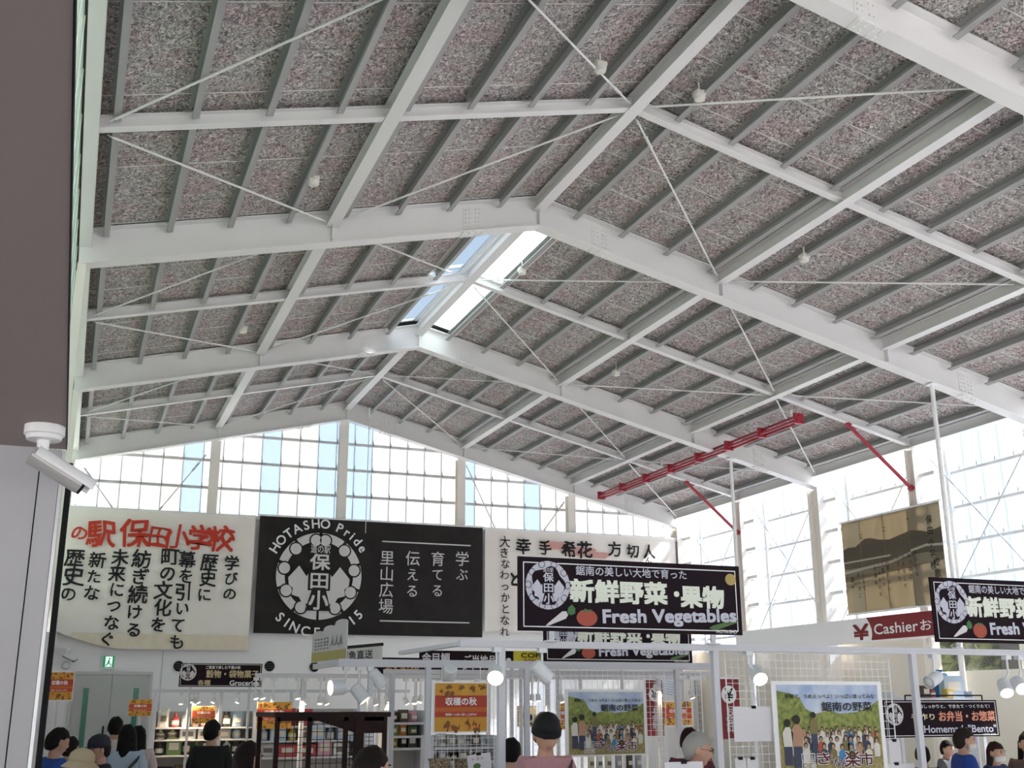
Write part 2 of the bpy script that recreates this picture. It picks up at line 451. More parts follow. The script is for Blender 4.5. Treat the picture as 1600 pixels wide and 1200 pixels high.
for i, lb in ((-1, 'under the short roof slope'), (0, 'under the roof apex'), (1, 'first below the apex on the long side'), (2, 'second below the apex on the long side')):
    x = XR+i*W
    rt = MB().ibeam((x, YC+.10, 3.0), (x, YC+.10, zr(x)), .2, .2, up=(0, 1, 0), side=(1, 0, 0)).build('gable_post', CREAM)
    tag(rt, 'cream steel gable post '+lb, 'post', kind='structure')
for (a, b) in (((-.05, 6.95), (.62, 6.10)), ((2.55, 7.45), (1.62, 6.10)), ((XR+W+.15, 7.7), (XR+W+.95, 6.10)), ((XR+2*W-.15, 6.9), (XR+2*W-.75, 6.10))):
    rod_thing((a[0], YC+.24, a[1]), (b[0], YC+.24, b[1]), 'thin grey brace rod in the gable glazing '+{-.05: 'beside the eave column', 2.55: 'beside the short slope post', XR+W+.15: 'beside the first long side post'}.get(a[0], 'beside the second long side post'), 'gable brace rods', r=.012, m_=GIRT)

# ---- tall glazed side wall on the long slope's eave
gs = link('window_3', None); tag(gs, 'tall translucent panel glazing of the side wall under the long slope', 'window', kind='structure')
XG = XE+.52
y = YC+.35; k = 0
SP = [S0, S1, S0, S0, S1, S0, S1]
while y > -9.0:
    MB().box((XG, y-JS+.006, 3.15), (XG+.02, y-.006, zb(XE)+.35)).build('pane', SP[(k*3+k//4) % 7], gs)
    y -= JS; k += 1
CLIP = MATS['dark_clip']
for z in (6.02, 5.37, 4.72, 4.08, 3.44):
    gb = MB().box((XG-.10, -9.0, z-.025), (XG-.02, YC+.3, z+.025)).build('girt', WHITE, gs)
    y = YC+.35
    while y > 6:
        MB().box((XG-.115, y-.012, z+.03), (XG-.10, y+.012, z+.10)).build('clip', GIRT, gb); y -= JS
COLS = {-1: 'nearest', 1: 'beside the sepia banner', 3: 'between the red strut braces', 5: 'in the far corner'}
for j in (-1, 0, 1, 2, 3, 4, 5):
    y = Yj(j); big = j % 2
    d = .36 if big else .22
    lb = {5: 'cream steel corner column where the glazed walls meet', 4: 'slim cream wall post carrying the far red strut', 3: 'broad cream steel wall column under the second rafter',
          2: 'slim cream wall post carrying the near red strut', 1: 'broad cream steel wall column under the first rafter', 0: 'slim cream wall post in the nearest side bay', -1: 'broad cream steel wall column in the nearest side bay'}[j]
    rt = thing('wall_column', lb, 'column', (XE+.02, y, 0), kind='structure')
    MB().ibeam((0, -d/2, 0), (0, -d/2, zb(XE)-.02 if not big else zr(XE)-.01), d, .26 if big else .18, up=(0, 1, 0), side=(1, 0, 0), tf=.016).build('shaft', CREAM, rt)
    st = MB(); st.box((.33, -d/2-.42, 3.1), (.41, -d/2-.34, zb(XE)-.03)); st.build('outer_stud', WHITE, rt)
    for z in (6.02, 5.37, 4.72, 4.08, 3.44):
        MB().box((.10, -d/2-.40, z-.035), (.40, -d/2-.36, z+.035)).box((.02, -d/2-.40, z-.035), (.11, -d/2+.02, z+.035)).build('bracket', WHITE, rt)
def wallrod(y0, z0, y1, z1, x, lb):
    rod_thing((XE+x, y0, z0), (XE+x, y1, z1), lb, 'side wall brace rods', r=.012, m_=GIRT, tb=.8)
for ja, jb in ((3, 4), (1, 2), (2, 3), (4, 5)):
    wh = {4: 'corner bay of the side glazing', 3: 'glazing bay behind the hung white pole', 2: 'glazing bay behind the sepia banner', 1: 'glazing bay over the cashier panel'}[ja]
    wallrod(Yj(ja)+.2, 6.35, Yj(jb)-.2, 3.45, .20, 'thin grey rod sloping down towards the gable, '+wh); wallrod(Yj(jb)-.2, 6.35, Yj(ja)+.2, 3.45, .26, 'thin grey rod sloping up towards the gable, '+wh)

# lower side wall with small garden windows
wr = link('wall_right', None); tag(wr, 'pale lower side wall with small garden windows behind the stalls', 'wall', kind='structure')
LW = mat('pale_green_wall', (.72, .67, .58), .8)
LWY = [(-9.0, 12.3), (13.55, 13.9), (15.2, 15.65), (17.3, YC+.1)]
MB().box((XG-.1, -9, 0), (XG+.05, YC+.1, 2.42)).build('wall_base', LW, wr)
MB().box((XG-.1, -9, 2.98), (XG+.05, YC+.1, 3.15)).build('lintel', LW, wr)
for a, b in LWY: MB().box((XG-.1, a, 2.42), (XG+.05, b, 2.98)).build('pier', mat('dark_window_pier', (.16, .15, .13), .7) if b-a < 1 else LW, wr)
for a, b in ((12.3, 13.55), (13.9, 15.2), (15.65, 17.3)): MB().box((XG-.03, a, 2.42), (XG-.02, b, 2.98)).build('pane', GLASS, wr)

# ---- short-slope side wall: glazed strip over the annex
wl = MB().box((-.52, 9.5, 0), (-.39, YC+.05, 3.9)).box((-.52, 5.63, 3.04), (-.39, 9.5, 3.9)).build('wall_left', WALLW); tag(wl, 'white wall band above the annex under the green glazing', 'wall', kind='structure')
gl = link('window_4', None); tag(gl, 'greenish translucent glazing strip above the annex roof', 'window', kind='structure')
GP = pane_mat('greenish_pane', (.80, .87, .78), .6)
y = YC; k = 0
while y > 3.0:
    MB().box((-.405, y-JS*2+.006, 3.9), (-.39, y-.006, zb(XL)+.22)).build('pane', GP, gl)
    MB().box((-.41, y-.006, 3.9), (-.38, y+.006, zb(XL)+.22)).build('mullion', WHITE, gl); y -= 2*JS
for z in (4.7, 5.5, 6.3): MB().box((-.385, 3.0, z-.02), (-.362, YC, z+.02)).build('girt', GIRT, gl)
for j in (1, 3, 5):
    rt = MB().ibeam((XL-.055, Yj(j)-.1, 3.0), (XL-.055, Yj(j)-.1, zr(XL)-.01), .2, .10, up=(0, 1, 0), side=(1, 0, 0)).build('wall_column', CREAM)
    tag(rt, 'white steel column in the glazed strip above the annex', 'column', 'annex side columns', kind='structure')

# ---- annex: brown soffit, grey wall with a folded black gate
so = MB().box((-9, -9, 3.0), (-.098, 5.5, 3.03)).build('ceiling_annex', SOFF); tag(so, 'low brown-grey soffit of the annex above the security camera', 'soffit', kind='structure')
MB().box((-.0975, -9, 2.997), (-.094, 5.5, 3.03)).build('edge_trim', BLACK, so)
sw = MB().box((-9, 5.5, 0), (-.205, 5.62, 3.0)).build('wall_annex', GREYW); tag(sw, 'flat grey partition wall under the brown soffit', 'wall', kind='structure')
MB().box((-.199, 5.49, 0), (-.115, 5.62, 2.995)).build('end_panel', GREYW, sw)
MB().box((-.204, 5.515, 0), (-.20, 5.61, 2.99)).build('seam', BLACK, sw)
MB().box((-.113, 5.485, 0), (-.098, 5.60, 2.99)).build('edge_trim', mat('aluminium', (.55, .56, .58), .35, .6), sw)


# ---- near end of the hall behind the viewer: unseen wall and glazing added to tune the light
rw = MB().box((-.6, -9.3, 3.2), (XE+.6, -9.05, 5.2)).box((XE-3, -9.3, 0), (XE+.6, -9.05, 3.2)).build('wall_front', WALLW); tag(rw, 'unseen white gable wall added to cut light over the open entrance', 'wall', kind='structure')  # unseen wall added to keep rear daylight off the near roof boards

gf = link('window_7', None); tag(gf, 'unseen translucent gable glazing added to light the far wall', 'window', kind='structure')  # unseen glazing added so more daylight reaches the far gable
for i in range(-2, 3):
    xa, xb = XR+i*W+.05, XR+(i+1)*W-.05; vs = [(xa, -9.2, 5.22), (xb, -9.2, 5.22), (xb, -9.2, zb(xb)+.1), (xa, -9.2, zb(xa)+.1)]
    MB().add(vs+[(a, b+.02, c) for a, b, c in vs], [(0, 1, 2, 3), (7, 6, 5, 4)]+[(q, q+4, (q+1) % 4+4, (q+1) % 4) for q in range(4)]).build('pane', P0, gf)

# ================================================================== PRINT HELPERS (lettering and emblems in a local XZ plane, front = -Y)
_tc = {}
def glyphs(s, bold=0.0):
    k = (s, bold)
    if k not in _tc:
        c = bpy.data.curves.new('t', 'FONT'); c.body = s; c.resolution_u = 3; c.align_x = 'CENTER'; c.align_y = 'CENTER'
        o = bpy.data.objects.new('t', c); me = bpy.data.meshes.new_from_object(o)
        vs = [(v.co.x, v.co.y-.085) for v in me.vertices]; fs = [tuple(p.vertices) for p in me.polygons]
        bpy.data.objects.remove(o); bpy.data.curves.remove(c); bpy.data.meshes.remove(me)
        _tc[k] = (vs, fs)
    return _tc[k]
def wob(v, amp, sc, seed):
    a, b = v
    return (a+amp*(math.sin(b*sc*7.3+seed)+.6*math.sin(a*sc*11.1+seed*2.3)), b+amp*(math.sin(a*sc*8.7+seed*1.7)+.6*math.sin(b*sc*12.9+seed*.7)))
EPS = .004
class Print:
    """collects flat glyphs and shapes into one part"""
    def __init__(s, depth=EPS): s.m = MB(); s.y = -depth; s.ch = []; s.bold = 0
    def put(s, vs, fs, single=False):
        m = MB() if single else s.m; b = s.bold
        for dx, dz in ([(0, 0), (b, b), (-b, b), (b, -b), (-b, -b)] if b else [(0, 0)]):
            m.add([(p+dx, s.y, q+dz) for p, q in vs], fs); s.y -= .00012
        if single: s.ch.append((m, single))
        return s
    def fit(s, t, cx, cz, w, h, bold=0.0, slant=0, brush=0, rot=0):
        vs, fs = glyphs(t, bold)
        if not vs: return s
        x0, x1 = min(v[0] for v in vs), max(v[0] for v in vs); y0, y1 = min(v[1] for v in vs), max(v[1] for v in vs)
        sx_, sy_ = w/max(x1-x0, 1e-6), h/max(y1-y0, 1e-6); sd = random.random()*9
        out = []
        for a, b in vs:
            a, b = (a-(x0+x1)/2), (b-(y0+y1)/2)
            if brush: a, b = wob((a, b), brush, 1, sd)
            a, b = a*sx_+slant*b*sy_, b*sy_
            if rot: a, b = a*math.cos(rot)-b*math.sin(rot), a*math.sin(rot)+b*math.cos(rot)
            out.append((cx+a, cz+b))
        s.bold = bold*min(sx_, sy_)*.8; s.put(out, fs, 'word'); s.bold = 0
        return s
    def char(s, t, cx, cz, size, bold=0.0, brush=0, rot=0, wide=1):
        vs, fs = glyphs(t, bold); sd = random.random()*9; out = []
        for a, b in vs:
            if brush: a, b = wob((a, b), brush, 1, sd)
            a *= size*wide; b *= size
            if rot: a, b = a*math.cos(rot)-b*math.sin(rot), a*math.sin(rot)+b*math.cos(rot)
            out.append((cx+a, cz+b))
        s.bold = bold*size*.8; s.put(out, fs, 'character'); s.bold = 0
        return s
    def column(s, t, cx, ztop, size, step=None, bold=0.0, brush=0, jit=0, lean=0, wide=1):
        step = step or size
        for i, ch in enumerate(t):
            sz = size*(.86 if ord(ch) < 0x3100 else 1.0)
            s.char(ch, cx+lean*i*step+random.uniform(-jit, jit)*size, ztop-step*(i+.5), sz*random.uniform(1-jit, 1+jit), bold, brush, random.uniform(-jit, jit)*.8, wide)
        return s
    def arc(s, t, cx, cz, r, a0, a1, size, bold=0, inward=False):
        n = len(t)
        ws = [.55 if ch in 'Iil1 ' else (.8 if ch in 'rtej' else 1.) for ch in t]; tot = sum(ws); acc = 0
        for ch, w in zip(t, ws):
            a = a0+(a1-a0)*(acc+w/2)/tot; acc += w
            if ch != ' ': s.char(ch, cx+r*math.cos(a), cz+r*math.sin(a), size, bold, rot=(a+PI/2 if inward else a-PI/2))
        return s
    def poly(s, pts): return s.put(pts, [tuple(range(len(pts)))])
    def rect(s, x0, z0, x1, z1): return s.poly([(x0, z0), (x1, z0), (x1, z1), (x0, z1)])
    def disc(s, cx, cz, r, rz=None, n=24):
        rz = rz or r; return s.poly([(cx+r*math.cos(2*PI*i/n), cz+rz*math.sin(2*PI*i/n)) for i in range(n)])
    def ring(s, cx, cz, ro, ri, a0=0, a1=2*PI, n=24):
        vs = []
        for i in range(n+1):
            a = a0+(a1-a0)*i/n; vs += [(cx+ro*math.cos(a), cz+ro*math.sin(a)), (cx+ri*math.cos(a), cz+ri*math.sin(a))]
        return s.put(vs, [(2*i, 2*i+2, 2*i+3, 2*i+1) for i in range(n)])
    def frame(s, x0, z0, x1, z1, t):
        return s.rect(x0, z0, x1, z0+t).rect(x0, z1-t, x1, z1).rect(x0, z0+t, x0+t, z1-t).rect(x1-t, z0+t, x1, z1-t)
    def build(s, name, m_, parent, small=False):
        o = None
        if small:
            for c, _ in s.ch: s.m.add(c.v, c.f)
            s.ch = []
        if s.m.v: o = s.m.build(name, m_, parent)
        if small and o: tag(o, kind='stuff')
        for c, k in s.ch: o = c.build(name if k == 'word' else 'character', m_, parent)
        return o

INK = mat('black_ink', (.012, .012, .012), .8)
REDINK = mat('red_ink', (.52, .035, .015), .7)
LGREY = mat('pale_grey_print', (.62, .60, .60), .7)
LAV = mat('lavender_print', (.52, .52, .60), .7)
CRW = mat('cream_white_print', (.70, .74, .64), .7)
PWHITE = mat('white_print', (.80, .80, .80), .7)

def emblem(parent, cx, cz, R, light, dark, solid=False, d=EPS):
    """round school crest: ring of cloud curls, twin peaks and stacked characters"""
    ring = Print(d)
    if solid:
        Print(d*.8).disc(cx, cz, R*.99, n=28).build('emblem_disc', light, parent)
        dk = Print(d*1.4)
        pts = []
        for k in range(48):
            a = 2*PI*k/48; r = R*(.74+.07*math.sin(a*5+PI/2)); pts.append((cx+r*math.cos(a), cz+r*math.sin(a)))
        hole = Print(d*1.2); hole.poly(pts); hole.build('emblem_ground', dark, parent)
        for k in range(10):
            a = PI/2+PI*(2*k+1)/10; dk.ring(cx+R*.88*math.cos(a), cz+R*.88*math.sin(a), R*.15, R*.125, n=12)
        dk.build('emblem_outline', dark, parent)
    else:
        for sg in (-1, 1):
            for k in range(5):
                ring = Print(d); kn = Print(d*1.3); ot = Print(d*1.15)
                a0 = PI/2+sg*(.04+k*PI/5); a1 = PI/2+sg*(.04+(k+1)*PI/5-.07)
                ring.ring(cx, cz, R, R*.80, a0, a1, 10)
                aa = a0+sg*.09
                cu = ring.build('emblem_curl', light, parent)
                ot.disc(cx+R*.83*math.cos(aa), cz+R*.83*math.sin(aa), R*.165, n=16).build('curl_outline', dark, cu)
                kn.disc(cx+R*.83*math.cos(aa), cz+R*.83*math.sin(aa), R*.13, n=16).build('curl_knob', light, cu)
    mt = Print(d*1.8)
    for sg in (-1, 1):
        P_ = lambda a, b: (cx+sg*a*R, cz+b*R)
        pts = [P_(.02, .02), P_(.22, .10), P_(.30, -.02), P_(.48, .22), P_(.72, -.06), P_(.70, -.22), P_(.60, -.30), P_(.62, -.45), P_(.45, -.50), P_(.36, -.66), P_(.02, -.60)]
        mt.poly(pts if sg > 0 else pts[::-1])
    mt.build('emblem_peaks', light, parent)
    Print(d*2.2).rect(cx-.26*R, cz-.34*R, cx+.26*R, cz+.10*R).poly([(cx-.30*R, cz-.80*R), (cx+.30*R, cz-.80*R), (cx+.16*R, cz-.30*R), (cx-.16*R, cz-.30*R)]).build('emblem_core', dark, parent)
    tx = Print(d*2.8)
    tx.fit('道の駅', cx, cz+.62*R, .46*R, .20*R, .012)
    tx.fit('保', cx, cz+.32*R, .46*R, .36*R, .03); tx.fit('田', cx, cz-.12*R, .40*R, .34*R, .025); tx.fit('小', cx, cz-.56*R, .44*R, .42*R, .03)
    tx.build('emblem_lettering', light, parent)

def board(name, label, cat, px, Y, mat_, th=.02, group=None, w=None, rotz=0, frame_mat=None):
    """a flat rectangular sign: px = (xl, yt, yb, xr) in the photograph's pixels read on the plane y=Y; returns root, width, height"""
    xl, yt, yb, xr = px
    a, b = at(xl, yb, Y), at(xl, yt, Y); c = at(xr, yb, Y)
    ww = w or (c.x-a.x); hh = b.z-a.z
    root = thing(name, label, cat, (a.x+ww/2, Y, a.z), rotz, group)
    MB().box((-ww/2, 0, 0), (ww/2, th, hh)).build('board', mat_, root)
    return root, ww, hh

# ================================================================== HANGING BANNERS ON THE GABLE WALL
CLOTH = mat('ivory_cloth', (.84, .79, .75), .9, noise=(1.6, .22, (.79, .735, .68)))
CLOTHY = mat('yellowed_hem', (.70, .61, .47), .9, noise=(6, .25, (.76, .68, .56)))
BLKC = mat('black_cloth', (.016, .0125, .0125), .9, noise=(3, .3, (.026, .024, .022)))
def cloth(name, label, x0, x1, z0, z1, y, m_, bottom=None, nx=24, nz=8, amp=.025):
    root = thing(name, label, 'banner', ((x0+x1)/2, y, z0))
    mb = MB(); w, h = x1-x0, z1-z0; vs = []; fs = []
    for j in range(nz+1):
        for i in range(nx+1):
            u, v = i/nx, j/nz; zb_ = bottom(u)*h if bottom else 0
            z = zb_+(h-zb_)*v
            yy = amp*math.sin(u*9+1.3*v)*(1-v)*.6
            vs.append((-w/2+u*w, yy+.02, z))
    n = nx+1
    for j in range(nz):
        for i in range(nx): fs.append((j*n+i, j*n+i+1, (j+1)*n+i+1, (j+1)*n+i))
    o = len(vs)
    mb.add(vs+[(a, b+.008, c) for a, b, c in vs], fs+[tuple(q+o for q in f[::-1]) for f in fs])
    c = mb.build('cloth', m_, root, smooth=True)
    tb = MB().tube((-w/2-.03, .02, h+.02), (w/2+.03, .02, h+.02), .02, n=8); tb.build('hanging_rod', WHITE, root)
    return root, w, h
YB = YC-.16
# 1 ivory banner with red heading
root, w, h = cloth('fabric_banner', 'ivory cloth banner with red brush heading and black brush columns', -.375, 3.72, 3.02, 6.0, YB, CLOTH,
                   bottom=lambda u: .13*max(0, 1-u/.36)**1.6)
hem = MB(); hv = []
for i in range(19):
    u = .10+.90*i/18; zz = .13*max(0, 1-u/.36)**1.6*h
    hv.append((u, zz))
hm = MB()
for (u0, z0), (u1, z1) in zip(hv, hv[1:]):
    hm.add([(-w/2+u0*w, .0, z0+.01), (-w/2+u1*w, .0, z1+.01), (-w/2+u1*w, .0, max(z1, .30)+.03), (-w/2+u0*w, .0, max(z0, .30)+.03)], [(0, 1, 2, 3)])
hm.build('yellowed_hem', CLOTHY, root)
def bx1(px): return at(px, 900, YB).x-root.location.x
def bz1(px, py): return at(px, py, YB).z-root.location.z
dp = .035
tl = Print(dp)
for ch, px, py, sz in (('の', 117, 832, .36), ('駅', 152, 833, .62), ('保', 205, 833, .66), ('田', 243, 838, .50), ('小', 272, 838, .56), ('学', 308, 841, .60), ('校', 342, 841, .60)):
    tl.char(ch, bx1(px), bz1(px, py), sz, .024, .03, random.uniform(-.12, .12))
tl.build('heading_lettering', REDINK, root)
for t, px, y0, y1 in (('学びの', 362, 868, 940), ('歴史に', 326, 866, 942), ('幕を引いても', 291, 862, 1016), ('町の文化を', 262, 856, 990), ('紡ぎ続ける', 221, 860, 998), ('未来につなぐ', 186, 858, 1012), ('新たな', 151, 862, 940), ('歴史の', 115, 857, 942)):
    za, zc = bz1(px, y0), bz1(px, y1); st = (za-zc)/len(t)
    Print(dp).column(t, bx1(px), za, min(st*1.08, .46), st, .022, .022, .07, -.06).build('column_lettering', INK, root)
# 2 black banner with the crest
root, w, h = cloth('fabric_banner', 'black banner with round pale school crest and ruled text columns', 3.82, 9.24, 3.41, 6.04, YB, BLKC, amp=.012)
ex, ez, R = at(499, 890, YB).x-root.location.x, at(499, 900, YB).z-root.location.z, .99
emblem(root, ex, ez, R, LGREY, BLKC, d=.02)
Print(.02).arc('HOTASHO Pride', ex, ez, 1.13*R+.10, PI*.865, PI*.165, .30, .018).build('crest_lettering', PWHITE, root)
Print(.02).arc('SINCE 2015', ex, ez, 1.13*R+.14, PI*1.235, PI*1.80, .30, .018, inward=True).build('crest_lettering', PWHITE, root)
bx = lambda px, py: (at(px, py, YB).x-root.location.x, at(px, py, YB).z-root.location.z)
for (xa, ya), (xb, yb) in (((597, 846), (735, 854)), ((593, 970), (733, 974))):
    a, b = bx(xa, ya), bx(xb, yb); Print(.02).rect(a[0], a[1]-.015, b[0], a[1]+.015).build('rule_line', LGREY, root)
for t, px, y0, y1 in (('学ぶ', 722, 861, 910), ('育てる', 684, 861, 935), ('伝える', 645, 860, 936), ('里山広場', 605, 859, 960)):
    a, b = bx(px, y0), bx(px, y1); st = (a[1]-b[1])/len(t)
    Print(.02).column(t, a[0], a[1], st*.98, st, .004, .006).build('column_lettering', LGREY, root)
# 3 ivory banner with loose brush writing
root, w, h = cloth('fabric_banner', 'ivory cloth banner with scattered black brush writing over faint red figures', 9.30, 14.60, 3.55, 6.02, YB, CLOTH, amp=.02)
bx = lambda px, py: (at(px, py, YB).x-root.location.x, at(px, py, YB).z-root.location.z)
a, b = bx(788, 838), bx(788, 996); Print(.03).column('大きなわっかとなれ', a[0], a[1], .30, (a[1]-b[1])/9, .012, .02, .05).build('column_lettering', INK, root)
PK = mat('faded_red_print', (.62, .34, .30), .9)
pk = Print(.024)
for px, py, r_ in ((868, 853, .26), (905, 862, .3), (935, 868, .22)):
    a = bx(px, py); pk.poly([(a[0]+r_*1.4*math.cos(t)*(1+.25*math.sin(3*t)), a[1]+.5*r_*math.sin(t)*(1+.3*math.cos(2*t))) for t in [i*PI/9 for i in range(18)]])
pk.build('faded_figure', PK, root)
pr = Print(.03)
for ch, px, py, sz in (('幸', 817, 853, .40), ('手', 851, 856, .36), ('希', 888, 858, .42), ('花', 913, 859, .44), ('方', 960, 858, .40), ('切', 988, 861, .36), ('人', 1013, 862, .36), ('と', 805, 905, .4), ('ん', 1012, 876, .2)):
    a = bx(px, py); pr.char(ch, a[0], a[1], sz, .03, .03, random.uniform(-.1, .1))
pr.build('brush_lettering', INK, root)

# 4 sepia school-song banner on the side wall
XB = XE-.122
SEP = mat('sepia_print', (.38, .325, .235), .85, noise=(1.2, .25, (.42, .365, .27)), trans=.5)
SEPD = mat('sepia_hill', (.15, .13, .10), .85, noise=(5, .3, (.20, .175, .13)), trans=.5)
SEPM = mat('sepia_shade', (.28, .24, .18), .85, trans=.6); SEPL = mat('sepia_highlight', (.80, .76, .66), .85, trans=.6)
ya, yb_ = 19.02, 16.15
z0_, z1_ = 3.60, 5.42
root = thing('fabric_banner', 'sepia photo banner of a school below hills with song verses', 'banner', (XB, (ya+yb_)/2, z0_), -PI/2)
w, h = ya-yb_, z1_-z0_
MB().box((-w/2, 0, 0), (w/2, .008, h)).build('cloth', SEP, root)
for zz in (-.02, h+.02): MB().tube((-w/2-.05, .004, zz), (w/2+.05, .004, zz), .018, n=8).build('hanging_rod', WHITE, root)
hp = [(-w/2+w*u, h*v) for u, v in ((0, .70), (.06, .72), (.14, .71), (.24, .78), (.30, .78), (.40, .74), (.50, .72), (.62, .75), (.72, .77), (.80, .75), (.88, .72), (1, .75))]
Print(.003).poly([(-w/2, h*.48), (w/2, h*.48)]+hp[::-1]).build('hill_print', SEPD, root)
Print(.005).poly([(-w/2, h*.34), (w/2, h*.42), (w/2, h*.50), (w*.1, h*.50), (-w/2, h*.47)]).build('ground_shade', SEPM, root)
Print(.006).rect(-w/2+.02, h*.545, 0, h*.565).poly([(-w/2, h*.43), (0, h*.47), (w*.2, h*.53), (w*.2, h*.555), (0, h*.50), (-w/2, h*.46)]).poly([(w*.2, h*.55), (w*.35, h*.58), (w/2, h*.56), (w/2, h*.585), (w*.35, h*.605), (w*.2, h*.575)]).build('roof_print', SEPL, root)
Print(.006).rect(-w*.5, h*.40, -w*.02, h*.44).rect(w*.24, h*.42, w*.42, h*.52).build('school_print', SEP, root)
for u in (.20, .45, .70): Print(.0045).rect(-w/2+w*u-.012, 0, -w/2+w*u+.012, h).build('print_seam', SEPM, root)  # dark strips paint the shadows of posts behind the backlit cloth
Print(.008).column('保田小学校', w*.40, h*.90, .16, .21, .012, .01).column('校歌', w*.43, h*.46, .17, .2, .012, .01).build('title_lettering', INK, root)
for t, u, top in (('一', .70, .93), ('もろとも', .74, .58), ('だつ中に', .68, .56), ('ときをして', .62, .55), ('いざたち', .57, .56), ('二', .46, .88), ('日連れつつ', .46, .54), ('く群んの', .41, .52), ('こそかれも', .37, .50), ('大漁も', .33, .48), ('三', .21, .85), ('として', .20, .44), ('ましきこ', .15, .44), ('望み', .08, .40), ('心', .11, .36)):
    Print(.008).column(t, -w/2+w*u, h*top, .11, .135, .010, .01, .05).build('verse_lettering', INK, root, True)

# ================================================================== CASHIER BULKHEAD (runs along the side wall)
XB = 13.6
pA, pB = atx(1163, 986, XB), atx(1480, 950, XB)
ztop = pA.z; zbot = atx(1165, 1018, XB).z
y0_, y1_ = pA.y+.35, 8.4
CREDM = mat('deep_red_panel', (.20, .016, .020), .55)
root = thing('cashier_bulkhead', 'long white bulkhead board with a red cashier panel above the tills', 'sign', (XB, 0, zbot))
MB().box((0, y1_, 0), (.22, y0_, ztop-zbot)).build('board', WALLW, root)
hh = ztop-zbot
pY = atx(1346, 990, XB).y; pR0 = atx(1362, 990, XB).y; 
lab = thing('cashier_sign', 'red cashier panel with white lettering and a yen mark beside it', 'sign', (XB-.004, pR0, zbot), -PI/2)
L2 = pR0-9.2
MB().poly([(0, .02), (L2, .02), (L2, hh*.99), (0-.10, hh*.99), (-.02, hh*.75), (.03, hh*.5), (.03, hh*.25)], (0, 0, 0), (1, 0, 0), (0, 0, 1), (0, -1, 0), .012).build('red_panel', CREDM, lab)
u = lambda px: pR0-atx(px, 990, XB).y
Print(.018).fit('Cashier', (u(1368)+u(1437))/2, hh*.47, u(1437)-u(1368), hh*.42, .012).build('lettering', PWHITE, lab)
Print(.018).fit('お会計', (u(1441)+u(1502))/2, hh*.47, u(1502)-u(1441), hh*.44, .012).build('lettering', PWHITE, lab)
Print(.004).fit('¥', -(pY-pR0), hh*.42, u(1358)-u(1334), hh*.62, .03).build('yen_mark', CREDM, lab)
for yy in (10.0, 15.0, y0_-.4):
    tag(MB().tube((XB+.11, yy, 0), (XB+.11, yy, zbot), .05, n=10).build('bulkhead_post', WHITE), 'white round post carrying the long cashier bulkhead', 'post', 'bulkhead posts')

# ================================================================== FITTINGS
# ---- red tube frame hung under the roof, red struts, hanging poles
def roofp(i, j, dz=0): return Vector((XR+i*W, Yj(j), zb(XR+i*W)+dz))
ri = 2.15
zt = zb(XR+ri*W)-.26
root = thing('red_tube_frame', 'long dark red double tube hung below the roof beams', 'pipe frame', (XR+ri*W, Yj(2)-.02, zt))
Lr = Yj(5)-.55-Yj(2)
for dx, dz in ((0, -.01), (.11, -.03), (.05, .08)): MB().tube((dx, 0, dz), (dx, Lr, dz), .026, n=12).build('tube', RED, root)
for k in range(8):
    yy = .05+k*(Lr-.1)/7
    MB().box((-.05, yy-.025, -.075), (.145, yy+.025, .12)).build('clamp', RED, root)
for yy in (.25, Lr*.62): MB().tube((.05, yy, .1), (.05, yy, .24), .02, n=8).build('hanger', WHITE, root)
for j, lb in ((2, 'dark red diagonal strut under the tie beam at the sepia banner'), (4, 'dark red diagonal strut under the tie beam near the far corner')):
    a = Vector((XR+2.52*W, Yj(j), zb(XR+2.52*W)+.02)); b = Vector((XE-.06, Yj(j), 5.78)); d = (b-a)
    root = thing('roof_strut', lb, 'strut', a); n_ = d.normalized(); sd_ = Vector((0, 1, 0)); u_ = n_.cross(sd_)
    MB().tube(n_*.05, d-n_*.05, .035, n=12).build('tube', RED, root)
    for q in (n_*.03, d-n_*.03): MB().obox(q, n_*.04, sd_*.05, u_*.04).build('end_plate', RED, root)
for j, lb, zz in ((1, 'white vertical pole hung from the first rafter beside the sepia banner', 3.2), (3, 'white vertical pole hung from the second rafter near the red tubes', 3.2)):
    x = XR+2.30*W
    root = thing('hanging_pole', lb, 'pole', (x, Yj(j)+.0, zr(x)))
    MB().tube((0, 0, -.01), (0, 0, zz-zr(x)), .035, n=12).build('pole', WHITE, root)
    MB().box((-.08, -.08, -.02), (.08, .08, 0)).build('flange', WHITE, root)
x = XR+.45
root = thing('ceiling_cable', 'thin pale cable hanging in front of the gable apex post', 'cable', (x, YC-.5, zb(x)+.075))
MB().tube((0, 0, 0), (0, 0, -3.0), .009, n=6).build('cord', GIRT, root); MB().tube((0, 0, .03), (0, 0, -.25), .02, n=8).build('cord_cap', WHITE, root)

